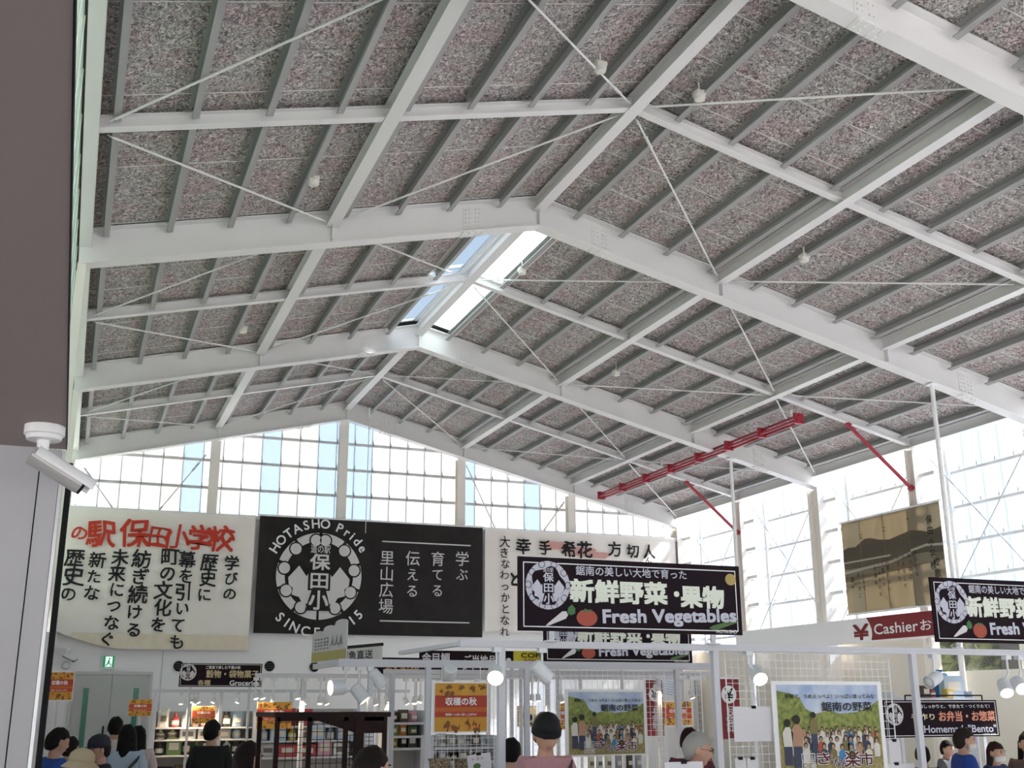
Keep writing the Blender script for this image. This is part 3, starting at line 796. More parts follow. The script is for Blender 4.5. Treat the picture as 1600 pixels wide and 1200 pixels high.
# ---- fire detectors on the purlins
DET = mat('ivory_plastic', (.72, .70, .64), .45)
def detector(px, py, sgn, lb):
    d = ray(px, py); dk = DK-.20
    if sgn < 0: t = (ZR+dk-S*XR-ZC)/(d.z-S*d.x)
    else: t = (ZR+dk+S*XR-ZC)/(d.z+S*d.x)
    p = Vector((d.x*t, d.y*t, d.z*t+ZC))
    top = zb(p.x)+DK-.004
    root = thing('fire_detector', lb, 'detector', p)
    MB().lathe((0, 0, 0), (0, 0, 1), [(-.045, .035), (-.035, .06), (0, .07), (.02, .07)], 16).build('sensor_head', DET, root, smooth=False)
    MB().box((-.06, -.06, .02), (.06, .06, .07)).build('junction_box', DET, root)
    MB().tube((0, 0, .07), (0, 0, top-p.z), .012, n=8).build('stem', WHITE, root)
for a in ((490, 285, -1, 'ivory fire detector under the short slope by the first rafter'), (380, 517, -1, 'ivory fire detector under the short slope in the second bay'),
          (1093, 152, 1, 'ivory fire detector close beside the ridge beam on the long slope'), (1257, 405, 1, 'round ivory fire detector lower on the long slope in the first bay'),
          (963, 584, 1, 'square ivory fire detector on the long slope in the second bay'), (938, 108, -1, 'small fire detector close beside the ridge on the short slope'), (816, 425, 1, 'small fire detector beside the ridge skylight')):
    detector(*a)

# ---- security camera under the soffit
SILV = mat('silver_plastic', (.40, .39, .38), .35, .2)
def security_camera(base, label, s=1.0, aim=(.52, .55, -.62)):
    root = thing('security_camera', label, 'camera', base)
    q = lambda v: Vector(v)*s
    MB().lathe((0, 0, 0), (0, 0, -1), [(0, .082*s), (.038*s, .082*s), (.042*s, .074*s), (.060*s, .070*s), (.062*s, .05*s)], 24).build('mount_base', WHITE, root)
    MB().tube(q((0, 0, -.06)), q((0, 0, -.135)), .026*s, .022*s, n=16).build('stem', WHITE, root)
    MB().sphere(q((.005, 0, -.14)), .028*s).build('ball_joint', BLACK, root)
    d = Vector(aim).normalized(); sd_ = d.cross(Vector((0, 0, 1))).normalized(); up = sd_.cross(d)
    c0 = q((.0, 0, -.15))-d*.05*s
    prof = [(.046*s*math.cos(t), .040*s*math.sin(t)) for t in [2*PI*i/20 for i in range(20)]]
    MB().sweep(prof, c0, c0+d*.24*s, sd_, up).build('body', SILV, root, smooth=False)
    vz = [(.056*s*math.cos(t), .052*s*math.sin(t)) for t in [PI*(-.02)+PI*1.04*i/12 for i in range(13)]]
    MB().sweep(vz+[(a*.90, b*.90) for a, b in vz[::-1]], c0+d*.01*s, c0+d*.285*s, sd_, up).build('sunshield', WHITE, root)
    MB().sweep([(a*.93, b*.93) for a, b in prof], c0+d*.24*s, c0+d*.252*s, sd_, up).build('lens_window', BLACK, root)
    return root
security_camera(at(71, 664, 5.05).to_tuple()[:2]+(2.999,), 'white bullet security camera hanging from the brown soffit', 1.0, (.75, .15, -.40))
security_camera((at(104, 1015, YC).x, YC-.08, at(104, 1013, YC).z), 'small dark security camera on the gable wall above the doors', 1.1, (.7, -.4, -.35))

# ---- folded black lattice gate beside the grey wall
root = thing('lattice_gate', 'folded black lattice gate beside the grey partition wall', 'gate', (-.075, 5.72, 0))
for k in range(5):
    yy = k*.09
    MB().box((-.012, yy-.008, .02), (.012, yy+.008, 2.98)).build('upright', BLACK, root)
for k in range(4):
    for q in range(22):
        z = .08+q*.13; ya, yb = k*.09, (k+1)*.09
        mb = MB()
        for s in (0, 1): mb.tube((.0, ya, z+(.11 if s else 0)), (.0, yb, z+(0 if s else .11)), .006, n=5)
        mb.build('lattice_bar', BLACK, root)

# ---- doors, exit sign and vents in the gable wall
DOORM = mat('grey_door', (.50, .51, .49), .6)
GGL = mat('green_glass', (.06, .22, .15), .25)
dx0, dx1 = at(117, 1052, YC).x, at(235, 1052, YC).x; dzt = 2.50
df = MB().box((dx0-.06, YC+.02, 0), (dx0, YC+.07, dzt+.06)).box((dx1, YC+.02, 0), (dx1+.06, YC+.07, dzt+.06)).box((dx0, YC+.02, dzt), (dx1, YC+.07, dzt+.06)).build('door_1', GIRT)
tag(df, 'grey double door with green glass slots under the exit sign', 'door', kind='structure')
mid = (dx0+dx1)/2
for sg, a, b in ((-1, dx0, mid-.006), (1, mid+.006, dx1)):
    lf = MB().box((a+.004, YC+.03, .01), (b-.004, YC+.06, dzt-.006)).build('door_leaf', DOORM, df)
    gx = (a+b)/2+sg*.12
    MB().box((gx-.055, YC+.02, .35), (gx+.055, YC+.031, 2.22)).build('glass_slot', GGL, lf)
    hx = mid+sg*.10
    MB().tube((hx, YC-.02, .55), (hx, YC-.02, 1.45), .018, n=8).tube((hx, YC-.02, .65), (hx, YC+.03, .65), .012, n=6).tube((hx, YC-.02, 1.35), (hx, YC+.03, 1.35), .012, n=6).build('pull_handle', BLACK, lf)
EXG = mat('exit_green', (.0, .22, .08), .4, emit=.35, ecol=(.0, .35, .13)); EXW = mat('exit_white', (.8, .9, .85), .4, emit=.7)
e0, e1 = at(159, 1045, YC), at(180, 1024, YC)
root = thing('exit_sign', 'green lit exit sign with a white running figure above the doors', 'sign', ((e0.x+e1.x)/2, YC-.02, e0.z))
ww, hh = e1.x-e0.x, e1.z-e0.z
MB().box((-ww/2, 0, 0), (ww/2, .07, hh)).build('housing', WHITE, root)
Print(.002).rect(-ww*.46, hh*.08, ww*.46, hh*.95).build('green_face', EXG, root)
Print(.004).rect(-ww*.26, hh*.14, ww*.30, hh*.9).build('doorway_mark', EXW, root)
pf = Print(.006); pf.disc(ww*.06, hh*.74, hh*.07, n=12).poly([(-.12*ww, hh*.40), (.06*ww, hh*.36), (.12*ww, hh*.62), (-.02*ww, hh*.66)]).poly([(-.10*ww, hh*.42), (-.26*ww, hh*.22), (-.20*ww, hh*.18), (.0, hh*.36)]).poly([(.02*ww, hh*.38), (.18*ww, hh*.30), (.14*ww, hh*.14), (.20*ww, hh*.14), (.26*ww, hh*.34), (.06*ww, hh*.44)])
pf.build('running_figure', EXG, root)
for px, py, lb in ((279, 1041, 'round black wall vent partly behind the grocery sign'), (421, 1041, 'round black wall vent to the side of the grocery sign'), (491, 1042, 'round black wall vent behind the scalloped placard')):
    p = at(px, py, YC+.05)
    root = thing('wall_vent', lb, 'vent', (p.x, YC+.055, p.z))
    MB().lathe((0, 0, 0), (0, -1, 0), [(0, .135), (.02, .135), (.03, .12), (.02, .115)], 24).build('rim', WHITE, root)
    MB().lathe((0, -.012, 0), (0, -1, 0), [(0, .112), (.012, .112), (.02, .09)], 20).build('grille', BLACK, root)
    for q in (-.05, 0, .05): MB().box((-.09, -.045, q-.006), (.09, -.033, q+.006)).build('louvre', mat('dark_grey', (.10, .10, .10)), root)
p = at(103, 1040, YC+.05); root = thing('wall_speaker', 'round grey wall speaker below the small security camera', 'speaker', (p.x, YC+.055, p.z))
MB().lathe((0, 0, 0), (0, -1, 0), [(0, .09), (.03, .09), (.04, .07)], 20).build('rim', GIRT, root); MB().lathe((0, -.04, 0), (0, -1, 0), [(0, .06), (.006, .05)], 16).build('grille', WHITE, root)
# striped blinds windows beside the corner
BLUEW = mat('pale_blue_slat', (.75, .82, .92), .6)
for q, (xa, yt, yb, xb) in enumerate(((1035, 1050, 1086, 1054), (1088, 1053, 1087, 1106))):
    a, b = at(xa, yb, YC), at(xb, yt, YC)
    wn = MB().box((a.x, YC+.03, a.z), (b.x, YC+.058, b.z)).build('window_%d' % (5+q), mat('dark_pane', (.25, .28, .33), .3)); tag(wn, 'small window with slanted pale blind slats at the far corner' if q else 'small slatted window behind the orange poster near the corner', 'window', kind='structure')
    n = 9
    for k in range(n):
        z = a.z+(b.z-a.z)*(k+.5)/n
        MB().add([(a.x, YC+.025, z-.03), (b.x, YC+.025, z-.10), (b.x, YC+.025, z-.05), (a.x, YC+.025, z+.02)], [(0, 1, 2, 3)]).build('slat', BLUEW, wn)

# ================================================================== MARKET STALLS
FRM = mat('stall_frame_white', (.55, .555, .60), .5)
def stall(label, Y, pl, pr_, ytop, ybot, posts, side=None, ref=None):
    """white stall frame: header beam from pixel column pl to pr_ on the plane y=Y, posts to the floor, side arms going back"""
    ref = ref or pl
    zt, zb0 = at(ref, ytop, Y).z, at(ref, ybot, Y).z
    xa, xb = at(pl, ytop, Y).x, at(pr_, ytop, Y).x
    root = thing('stall_frame', label, 'frame', (xa, Y, 0))
    MB().box((0, -.03, zb0), (xb-xa, .03, zt)).build('header_beam', FRM, root)
    MB().box((0, -.036, zb0+.015), (xb-xa, -.03, zb0+.022)).build('beam_groove', GIRT, root)
    for q in posts:
        x = at(q, 1100, Y).x-xa
        MB().box((x-.026, -.025, 0), (x+.026, .025, zb0)).build('post', FRM, root)
        MB().box((x-.06, -.06, 0), (x+.06, .06, .012)).build('foot_plate', FRM, root)
    if side:
        for x in ((0,) if len(side) < 2 else (0, xb-xa)):
            MB().box((x, .03, zb0+.01), (x+.05, side[0], zt-.01)).build('side_beam', FRM, root)
    return zt, zb0
ZA, ZA0 = stall('white front stall frame carrying the vegetable sign', 8.2, 718, 1760, 1000, 1011, (783, 1120, 1432, 1715), (1.7,), 740)
ZB, ZB0 = stall('white stall frame behind the front frame carrying the scalloped placard', 11.0, 528, 1118, 1030, 1042, (578, 668, 823, 1059), (1.2,), 560)
ZD, ZD0 = stall('white stall frame in the middle of the market below the round vents', 14.6, 400, 1100, 1052, 1059, (472, 605, 745, 856), None, 420)
ZE, ZE0 = stall('low white stall frame over the grocery shelves', 20.4, 240, 640, 1077, 1082, (242, 345, 455), None, 300)
ZF, ZF0 = stall('white lower rail frame behind the second stall row', 12.4, 600, 1105, 1046, 1053, (612, 1030), None, 640)

# ---- wire grid panels
WIRE = mat('white_wire', (.78, .79, .80), .4)
def grid(label, px, Y, pitch=.062, m_=WIRE, r=.0028):
    xl, yt, yb, xr = px
    a, b = at(xl, yt, Y), at(xr, yb, Y)
    x0, x1, z1, z0 = a.x, b.x, a.z, max(b.z, .1)
    root = thing('wire_grid', label, 'grid panel', (x0, Y, z0)); w, h = x1-x0, z1-z0
    fr = MB()
    for p, q in (((0, 0, 0), (w, 0, 0)), ((0, 0, h), (w, 0, h)), ((0, 0, 0), (0, 0, h)), ((w, 0, 0), (w, 0, h))): fr.tube(p, q, .006, n=6)
    fr.build('frame', m_, root)
    wi = MB(); n = max(1, round(w/pitch)); k = max(1, round(h/pitch))
    for i in range(1, n): wi.tube((w*i/n, 0, 0), (w*i/n, 0, h), r, n=4, caps=False)
    for i in range(1, k): wi.tube((0, .004, h*i/k), (w, .004, h*i/k), r, n=4, caps=False)
    tag(wi.build('wires', m_, root), kind='stuff')
grid('white wire grid behind the crowd photo poster on the front stall', (1132, 1019, 1420, 1424), 8.32)
grid('white wire grid behind the smaller crowd poster', (832, 1046, 1420, 1052), 11.08)
grid('white wire grid under the large orange harvest poster', (674, 1062, 1420, 780), 11.08)
grid('white wire grid between the second stall posts by the capped man', (786, 1060, 1420, 818), 11.12)
grid('white wire grid by the grey-haired man', (1062, 1050, 1420, 1112), 11.10)

# ---- vegetable signs
SGN = mat('dark_sign_board', (.014, .009, .016), .7, noise=(3, .3, (.019, .011, .012)), spec=.08)
TOM = mat('tomato_red', (.36, .07, .04), .6); GRN = mat('leaf_green', (.05, .16, .05), .6); ORG = mat('citrus_yellow', (.40, .30, .10), .6); DGR = mat('cucumber_green', (.08, .16, .05), .6)
def feet(root, w, z, drop):
    for s in (-1, 1):
        MB().box((s*w*.36-.02, .0, -drop), (s*w*.36+.02, .02, 0)).box((s*w*.36-.05, -.02, -drop), (s*w*.36+.05, .04, -drop+.012)).build('foot', FRM, root)
def veg_sign(label, px, Y, w=None, drop=.05, detail=True):
    root, w, h = board('market_sign', label, 'sign', px, Y, SGN, w=w)
    feet(root, w, 0, drop)
    l, b = -w/2, 0
    Print(.003).frame(l+.02*w, .05*h, w/2-.02*w, .93*h, .008).build('border_line', PWHITE, root)
    emblem(root, l+.155*w*.80, h*.62, h*.335, LAV, SGN, solid=True, d=.006)
    Print(.005).fit('鋸南の美しい大地で育った', l+.495*w, h*.84, .50*w, .13*h, .014).build('lettering', LAV, root)
    Print(.005).fit('新鮮野菜', l+.435*w, h*.56, .43*w, .30*h, .055).fit('・', l+.695*w, h*.56, .022*w, .07*h, .02).fit('果物', l+.815*w, h*.53, .20*w, .30*h, .055).build('lettering', CRW, root)
    Print(.007).fit('Fresh Vegetables', l+.665*w, h*.22, .61*w, .23*h, .045, rot=.03).build('lettering', LAV, root)
    Print(.008).fit('-HOTA-SHO', l+.92*w, h*.045, .10*w, .05*h, .01).build('lettering', PWHITE, root)
    dk = Print(.005); c, s = math.cos(.5), math.sin(.5)
    def rot(a, z, cx, cz): return (cx+a*c-z*s, cz+a*s+z*c)
    dk.poly([rot(a, z, l+.165*w, h*.17) for a, z in ((-.06*w, 0), (-.045*w, -.02*h), (.03*w, -.055*h), (.045*w, -.03*h), (.045*w, .03*h), (.03*w, .055*h), (-.045*w, .015*h))]); dk.build('radish_print', LGREY, root)
    Print(.006).poly([rot(a, z, l+.165*w, h*.17) for a, z in ((.045*w, 0), (.055*w, -.05*h), (.075*w, -.06*h), (.085*w, 0), (.08*w, .07*h), (.06*w, .06*h))]).build('leaf_print', GRN, root)
    Print(.005).disc(l+.29*w, h*.19, .045*w, .115*h).build('tomato_print', TOM, root)
    Print(.007).poly([(l+.29*w+.03*w*math.cos(t)*(1 if k % 2 else .4), h*.29+.03*h*math.sin(t)*(1 if k % 2 else .4)) for k, t in enumerate([i*PI/5 for i in range(10)])]).build('leaf_print', GRN, root)
    Print(.005).disc(l+.955*w, h*.80, .026*w, .085*h).build('citrus_print', ORG, root)
    Print(.005).poly([(l+.84*w, h*.09), (l+.87*w, h*.06), (l+.97*w, h*.17), (l+.985*w, h*.22), (l+.96*w, h*.21), (l+.86*w, h*.13)]).build('cucumber_print', DGR, root)
    return root, w, h
r1, SW, SH = veg_sign('dark vegetable sign with radish and tomato standing on the front stall beam', (810, 869, 985, 1160), 8.15, drop=.08)
veg_sign('dark vegetable sign overlapping the red cashier panel', (1463, 902, 1003, 1800), 9.3, w=SW, drop=.06)
veg_sign('dark vegetable sign half hidden behind the front vegetable sign', (850, 957, 1034, 1082), 12.0, drop=.02)

def plain_sign(label, px, Y, m_, lines, border=True, th=.02, drop=0):
    root, w, h = board('market_sign', label, 'sign', px, Y, m_, th)
    if border: Print(.003).frame(-w*.485, h*.04, w*.485, h*.96, .006).build('border_line', PWHITE, root)
    for t, cx, cz, ww, hh, mm, bold in lines:
        Print(.006).fit(t, cx*w, cz*h, ww*w, hh*h, bold).build('lettering', mm, root)
    feet(root, w, 0, drop if drop else root.location.z)
    return root, w, h
TAN = mat('tan_print', (.50, .40, .24), .7); ORT = mat('salmon_print', (.62, .25, .16), .7); YEL = mat('yellow_print', (.70, .60, .05), .6)
r, w, h = plain_sign('dark grocery sign hung over the far shelves', (279, 1036, 1073, 408), 20.3, SGN, [('ご家庭で楽しむ千葉の味', .02, .83, .42, .14, PWHITE, .01), ('穀物・袋物菓子', .14, .55, .64, .32, TAN, .03), ('各種', -.20, .18, .15, .22, TAN, .03), ('Groceries', .29, .17, .36, .20, PWHITE, .02)])
emblem(r, -w*.40, h*.62, h*.36, LGREY, SGN, solid=True, d=.008)
r, w, h = plain_sign('dark lunch box sign with salmon lettering at the far tills', (1384, 1094, 1153, 1563), 10.4, SGN, [('毎日しっかりと、できたて・つくりたて！', .10, .83, .66, .10, PWHITE, .012), ('手作り', -.17, .55, .20, .17, mat('pale_yellow_print', (.72, .66, .42)), .02), ('お弁当・お惣菜', .22, .56, .50, .27, ORT, .035), ('Homemade"Bento"', .15, .22, .64, .20, LAV, .02), ('-HOTA-SHO', .40, .055, .12, .05, PWHITE, .01)])
emblem(r, -w*.41, h*.62, h*.30, LGREY, SGN, solid=True, d=.008)
hd = MB(); q0, q1 = -w*.30, w*.38
for p, q in (((q0, .01, h), (q0, .01, h+.05)), ((q0, .01, h+.05), (q1, .01, h+.05)), ((q1, .01, h+.05), (q1, .01, h))): hd.tube(p, q, .008, n=8)
hd.build('hanger_pipe', BLACK, r)
plain_sign('yellow coffee sign seen between the stall beams', (803, 1017, 1037, 882), 13.0, YEL, [('COFFEE', -.05, .66, .62, .36, INK, .03), ('BLEND COFFEE', -.05, .28, .5, .16, TOM, .02)], False)
plain_sign('dark sign strip with a round white mark beside the yellow coffee sign', (787, 1017, 1037, 802), 13.0, SGN, [('●', 0, .3, .5, .3, PWHITE, 0)], False)
plain_sign('dark brown sign with green and red lettering behind the second beam', (894, 1026, 1041, 984), 14.0, BROWN, [('いろいろ', -.22, .5, .36, .6, DGR, .03), ('ソフト', .26, .4, .36, .5, TOM, .03)], False)
plain_sign('dark sign with orange lettering in the middle market row', (582, 1027, 1055, 661), 16.2, SGN, [('おみやげ処', .10, .28, .7, .4, mat('orange_print', (.62, .30, .10)), .03), ('直売', -.3, .78, .2, .24, PWHITE, .02)], False)
plain_sign('dark sign with white lettering and a Selected line below the tilted side beam', (655, 1016, 1055, 779), 15.6, SGN, [('金目鯛', -.30, .70, .34, .40, LAV, .03), ('Selected', .25, .18, .42, .24, LGREY, .02), ('ご当地品', .26, .66, .4, .34, LGREY, .02)], False)
plain_sign('dark sign strip behind the third stall row', (668, 1056, 1063, 780), 17.5, SGN, [('特産品', -.2, .5, .3, .6, PWHITE, .02)], False)

# ---- scalloped placard and small side board
X_ = at(528, 1030, 11.0).x+.02
root = thing('placard', 'pale scalloped placard standing on the corner of the second stall frame', 'placard', (X_, 11.55, ZB), -PI/2+.10)
w, h = 1.12, .38
pts = [(-w/2, 0), (w/2, 0), (w/2, h*.96)]
for k in range(3):
    c_ = w/2-w*(k+.5)/3
    for t in range(1, 7):
        a_ = PI*t/7; pts.append((c_+w/6*math.cos(a_), h*(.94-.10*k)+.035*math.sin(a_)))
pts.append((-w/2, h*.70))
MB().poly(pts, (0, 0, 0), (1, 0, 0), (0, 0, 1), (0, 1, 0), .012).build('board', mat('pale_lilac_card', (.56, .53, .54), .8), root)
Print(.002).rect(-w/2, .01, w/2, h*.26).build('field_print', mat('straw_print', (.42, .36, .12), .8), root)
pp = Print(.004)
for r_ in range(4):
    for c_ in range(5): pp.disc(-w*.38+c_*w*.09, h*(.34+.085*r_), w*.03, h*.022, n=10)
for c_ in range(3): pp.fit('人', w*(.12+.12*c_), h*.50, w*.10, h*.24, .02)
tag(pp.build('figure_print', mat('dark_olive_print', (.12, .12, .08)), root, True), kind='stuff')
X_ = at(560, 1036, 13.4).x
root = thing('small_sign', 'small pale side sign with a black top edge beside the placard', 'sign', (X_, 13.4, at(560, 1038, 13.4).z), -PI/2+.25)
MB().tube((0, .02, -root.location.z), (0, .02, .1), .015, n=8).build('stand_pole', FRM, root)
MB().box((-.55, 0, 0), (.55, .015, .20)).build('board', LGREY, root); MB().box((-.56, -.005, .19), (.56, .02, .225)).build('top_edge', BLACK, root)
Print(.003).fit('鮮魚直送', -.05, .11, .8, .10, .02).build('lettering', INK, root)

# ---- posters
HO = [mat('harvest_orange', (.56, .27, .035), .7, noise=(14, .2, (.60, .33, .05))), mat('harvest_red', (.42, .055, .03), .7), mat('harvest_brown', (.20, .09, .03), .7), mat('harvest_band', (.50, .13, .03), .7)]
def harvest(label, px, Y, holder=True, top=None):
    xl, yt, yb, xr = px
    root, w, h = board('harvest_poster', label, 'poster', px, Y, PWHITE, .006)
    k = .03 if holder else .0
    Print(.002).rect(-w*(.5-k), h*k, w*(.5-k), h*(1-k)).build('orange_print', HO[0], root)
    lf = Print(.003); rd = random.Random(int(xl*7+yt))
    for q in range(22):
        cx, cz = w*rd.uniform(-.43, .43), h*rd.choice([rd.uniform(.05, .27), rd.uniform(.74, .95)]); r_ = w*rd.uniform(.025, .055); a0 = rd.random()*6
        lf.poly([(cx+r_*math.cos(t)*(1+.35*math.cos(3*t+a0)), cz+r_*.9*math.sin(t)*(1+.35*math.sin(2*t+a0))) for t in [i*PI/6 for i in range(12)]])
    tag(lf.build('leaf_print', HO[2], root), kind='stuff')
    rl = Print(.0035)
    for q in range(6):
        cx, cz = w*rd.uniform(-.42, .42), h*rd.choice([rd.uniform(.06, .26), rd.uniform(.76, .94)]); rl.poly([(cx-w*.02, cz-h*.05), (cx+w*.01, cz-h*.04), (cx+w*.03, cz+h*.05), (cx, cz+h*.04)])
    tag(rl.build('chilli_print', HO[1], root), kind='stuff')
    Print(.004).rect(-w*(.5-k), h*.50, w*(.5-k), h*.73).rect(-w*(.5-k), h*.31, w*(.5-k), h*.41).build('red_band', HO[1], root)
    Print(.004).rect(-w*(.5-k), h*.41, w*(.5-k), h*.50).build('orange_band', HO[3], root)
    Print(.006).fit('収穫の秋', .0, h*.615, w*.56, h*.15, .03).build('lettering', PWHITE, root)
    Print(.006).fit('期間いっぱい召し上がれ!!', .0, h*.36, w*.56, h*.05, .02).build('lettering', PWHITE, root)
    cl = MB()
    if top:
        for s in (-1, 1): MB().tube((s*w*.35, .003, h), (s*w*.35, .003, top-root.location.z+.01), .004, n=6).build('hanging_wire', WIRE, root)
    else:
        cl.tube((0, .016, h*.9), (0, .016, -root.location.z), .012, n=8); cl.box((-.12, -.1, -root.location.z), (.12, .13, -root.location.z+.015)); cl.build('stand_pole', FRM, root)
harvest('large orange harvest poster in a white frame under the stall beam', (676, 1065, 1146, 763), 10.955, True, ZB0)
harvest('orange harvest poster beside the folded black gate', (68, 1049, 1095, 113), 15.0)
harvest('small orange harvest poster hanging before the grey double door', (200, 1093, 1119, 236), 17.0, False)
harvest('orange harvest poster above the man in black at the grocery shelves', (298, 1103, 1131, 336), 20.36, True, ZE0)
harvest('orange harvest poster above the dark brown cabinet', (400, 1097, 1139, 454), 14.555, False, ZD0)
harvest('orange harvest poster split by a white stall post near the corner', (1036, 1096, 1135, 1083), 14.555, True, ZD0)
harvest('orange harvest poster strip beside the smaller crowd poster', (869, 1098, 1140, 905), 14.555, False, ZD0)
root, w, h = board('leaflet', 'tan leaflet with dark pictures hung behind the capped man', 'leaflet', (808, 1103, 1136, 838), 14.55, TAN, .005)
MB().tube((0, .002, h), (0, .002, ZD0-root.location.z+.01), .004, n=6).build('hanging_wire', WIRE, root)
Print(.003).disc(-w*.18, h*.55, w*.13).disc(w*.16, h*.45, w*.15).rect(-w*.4, h*.1, w*.4, h*.2).build('picture_print', BROWN, root)

CW = [mat('poster_'+n, c, .75) for n, c in (('sky', (.30, .40, .62)), ('cloud', (.58, .64, .74)), ('hill', (.16, .22, .07)), ('grass', (.38, .36, .12)), ('skin', (.42, .25, .16)), ('white', (.62, .60, .54)), ('blue', (.05, .22, .45)), ('red', (.45, .10, .06)), ('navy', (.05, .06, .10)), ('olive', (.20, .17, .07)), ('hair', (.03, .025, .02)), ('maroon', (.10, .015, .02)))]
CWM = {m_.name[7:]: m_ for m_ in CW}
SKYP = mat('poster_sky_wash', (.28, .38, .60), .75, noise=(6, .25, (.60, .66, .74)))
HILP = mat('poster_hill_wash', (.10, .15, .04), .75, noise=(30, .25, (.34, .36, .10)))
FLDP = mat('poster_field_wash', (.20, .16, .06), .75, noise=(40, .25, (.42, .36, .16)))
def crowd_poster(label, px, Y):
    root, w, h = board('crowd_poster', label, 'poster', px, Y, WHITE, .012)
    X0, X1, Z0, Z1 = -w*.46, w*.46, h*.03, h*.96
    sx = lambda u: X0+(X1-X0)*u
    sz = lambda v: Z0+(Z1-Z0)*v
    Print(.002).rect(X0, sz(.5), X1, Z1).build('sky_print', SKYP, root)
    hl = Print(.003); hl.poly([(X0, sz(.3)), (X1, sz(.3)), (X1, sz(.82)), (sx(.9), sz(.74)), (sx(.78), sz(.68)), (sx(.6), sz(.66)), (sx(.5), sz(.70)), (sx(.36), sz(.66)), (sx(.27), sz(.72)), (sx(.22), sz(.84)), (sx(.13), sz(.90)), (X0, sz(.93))]); hl.build('hill_print', HILP, root)
    Print(.004).rect(X0, Z0, X1, sz(.42)).build('field_print', FLDP, root)
    rd = random.Random(3); ps = {}
    for rowi, (v, n, sc) in enumerate(((.46, 17, .8), (.40, 15, .95), (.33, 12, 1.05), (.25, 8, 1.1))):
        for k in range(n):
            u = .05+.92*(k+.5+rd.uniform(-.25, .25))/n if rowi < 3 else .2+.7*(k+.5)/n
            cx, cz = sx(u), sz(v+rd.uniform(-.015, .015)); s_ = w*.021*sc
            c = rd.choice(['white', 'white', 'blue', 'red', 'navy', 'olive', 'white', 'skin']); d_ = .005+.0004*(rowi*20+k)/10
            ps.setdefault((c, rowi), Print(.005+rowi*.002)).poly([(cx-s_*1.1, cz-s_*4.5), (cx+s_*1.1, cz-s_*4.5), (cx+s_*1.4, cz-s_*.8), (cx+s_*.6, cz+s_*.1), (cx-s_*.6, cz+s_*.1), (cx-s_*1.4, cz-s_*.8)])
            ps.setdefault(('hair', rowi), Print(.0055+rowi*.002)).disc(cx, cz+s_*1.0, s_*.85, s_*1.0, 10)
            ps.setdefault(('skin', rowi), Print(.0062+rowi*.002)).disc(cx, cz+s_*.75, s_*.62, s_*.75, 10)
    for u, v, s_ in ((.075, .50, 1.5), (.165, .53, 1.7), (.33, .60, 1.2)):
        cx, cz, s_ = sx(u), sz(v), w*.022*s_
        ps.setdefault(('white' if u < .1 else 'skin' if u < .2 else 'olive', 9), Print(.014)).poly([(cx-s_*1.2, cz-s_*4), (cx+s_*1.2, cz-s_*4), (cx+s_*1.4, cz-s_), (cx+s_*.5, cz+s_*.2), (cx-s_*.5, cz+s_*.2), (cx-s_*1.4, cz-s_)])
        ps.setdefault(('navy', 9), Print(.014)).rect(cx-s_, cz-s_*8, cx+s_, cz-s_*4)
        ps.setdefault(('hair', 9), Print(.015)).disc(cx, cz+s_*1.1, s_*.9, n=12)
    for (c, r_), p in ps.items(): tag(p.build('figure_print', CWM[c], root), kind='stuff')
    Print(.016).fit('新鮮で、うめえっぺよ！いっぱい食ってみな！', sx(.52), sz(.865), (X1-X0)*.9, h*.05, .014).build('lettering', INK, root)
    Print(.016).fit('鋸南の野菜', sx(.67), sz(.745), (X1-X0)*.50, h*.10, .02).build('lettering', INK, root)
    for pr_, col, bd in ((Print(.016), PWHITE, .07), (Print(.018), CWM['maroon'], .02)):
        pr_.fit('き', sx(.40), sz(.15), w*.11, h*.12, bd).fit('ょ', sx(.46), sz(.16), w*.05, h*.06, bd).fit('な', sx(.53), sz(.10), w*.07, h*.09, bd).fit('ん', sx(.60), sz(.09), w*.06, h*.08, bd).fit('楽', sx(.68), sz(.14), w*.13, h*.17, bd).fit('市', sx(.82), sz(.13), w*.12, h*.14, bd)
        pr_.build('logo_lettering', col, root)
    Print(.020).disc(sx(.68), sz(.185), w*.032, w*.032, 16).build('logo_leaf', mat('logo_green', (.08, .25, .10)), root)
    fr = Print(.016)
    for a_ in (0, 1):
        for b_ in (0, 1): fr.frame(sx(.19+.07*a_), sz(.02+.10*b_), sx(.25+.07*a_), sz(.11+.10*b_), w*.005)
    fr.build('logo_squares', PWHITE, root)
    Print(.018).fit('里', sx(.22), sz(.165), w*.035, w*.035, .01).fit('山', sx(.29), sz(.165), w*.035, w*.035, .01).fit('市', sx(.22), sz(.065), w*.035, w*.035, .01).fit('場', sx(.29), sz(.065), w*.035, w*.035, .01).build('logo_lettering', PWHITE, root)
    return root
crowd_poster('framed village crowd photo poster by the brightly lit warm lamp', (1214, 1064, 1212, 1389), 8.26)
crowd_poster('smaller framed village crowd photo poster beyond the man in pink', (884, 1077, 1183, 1013), 10.95)

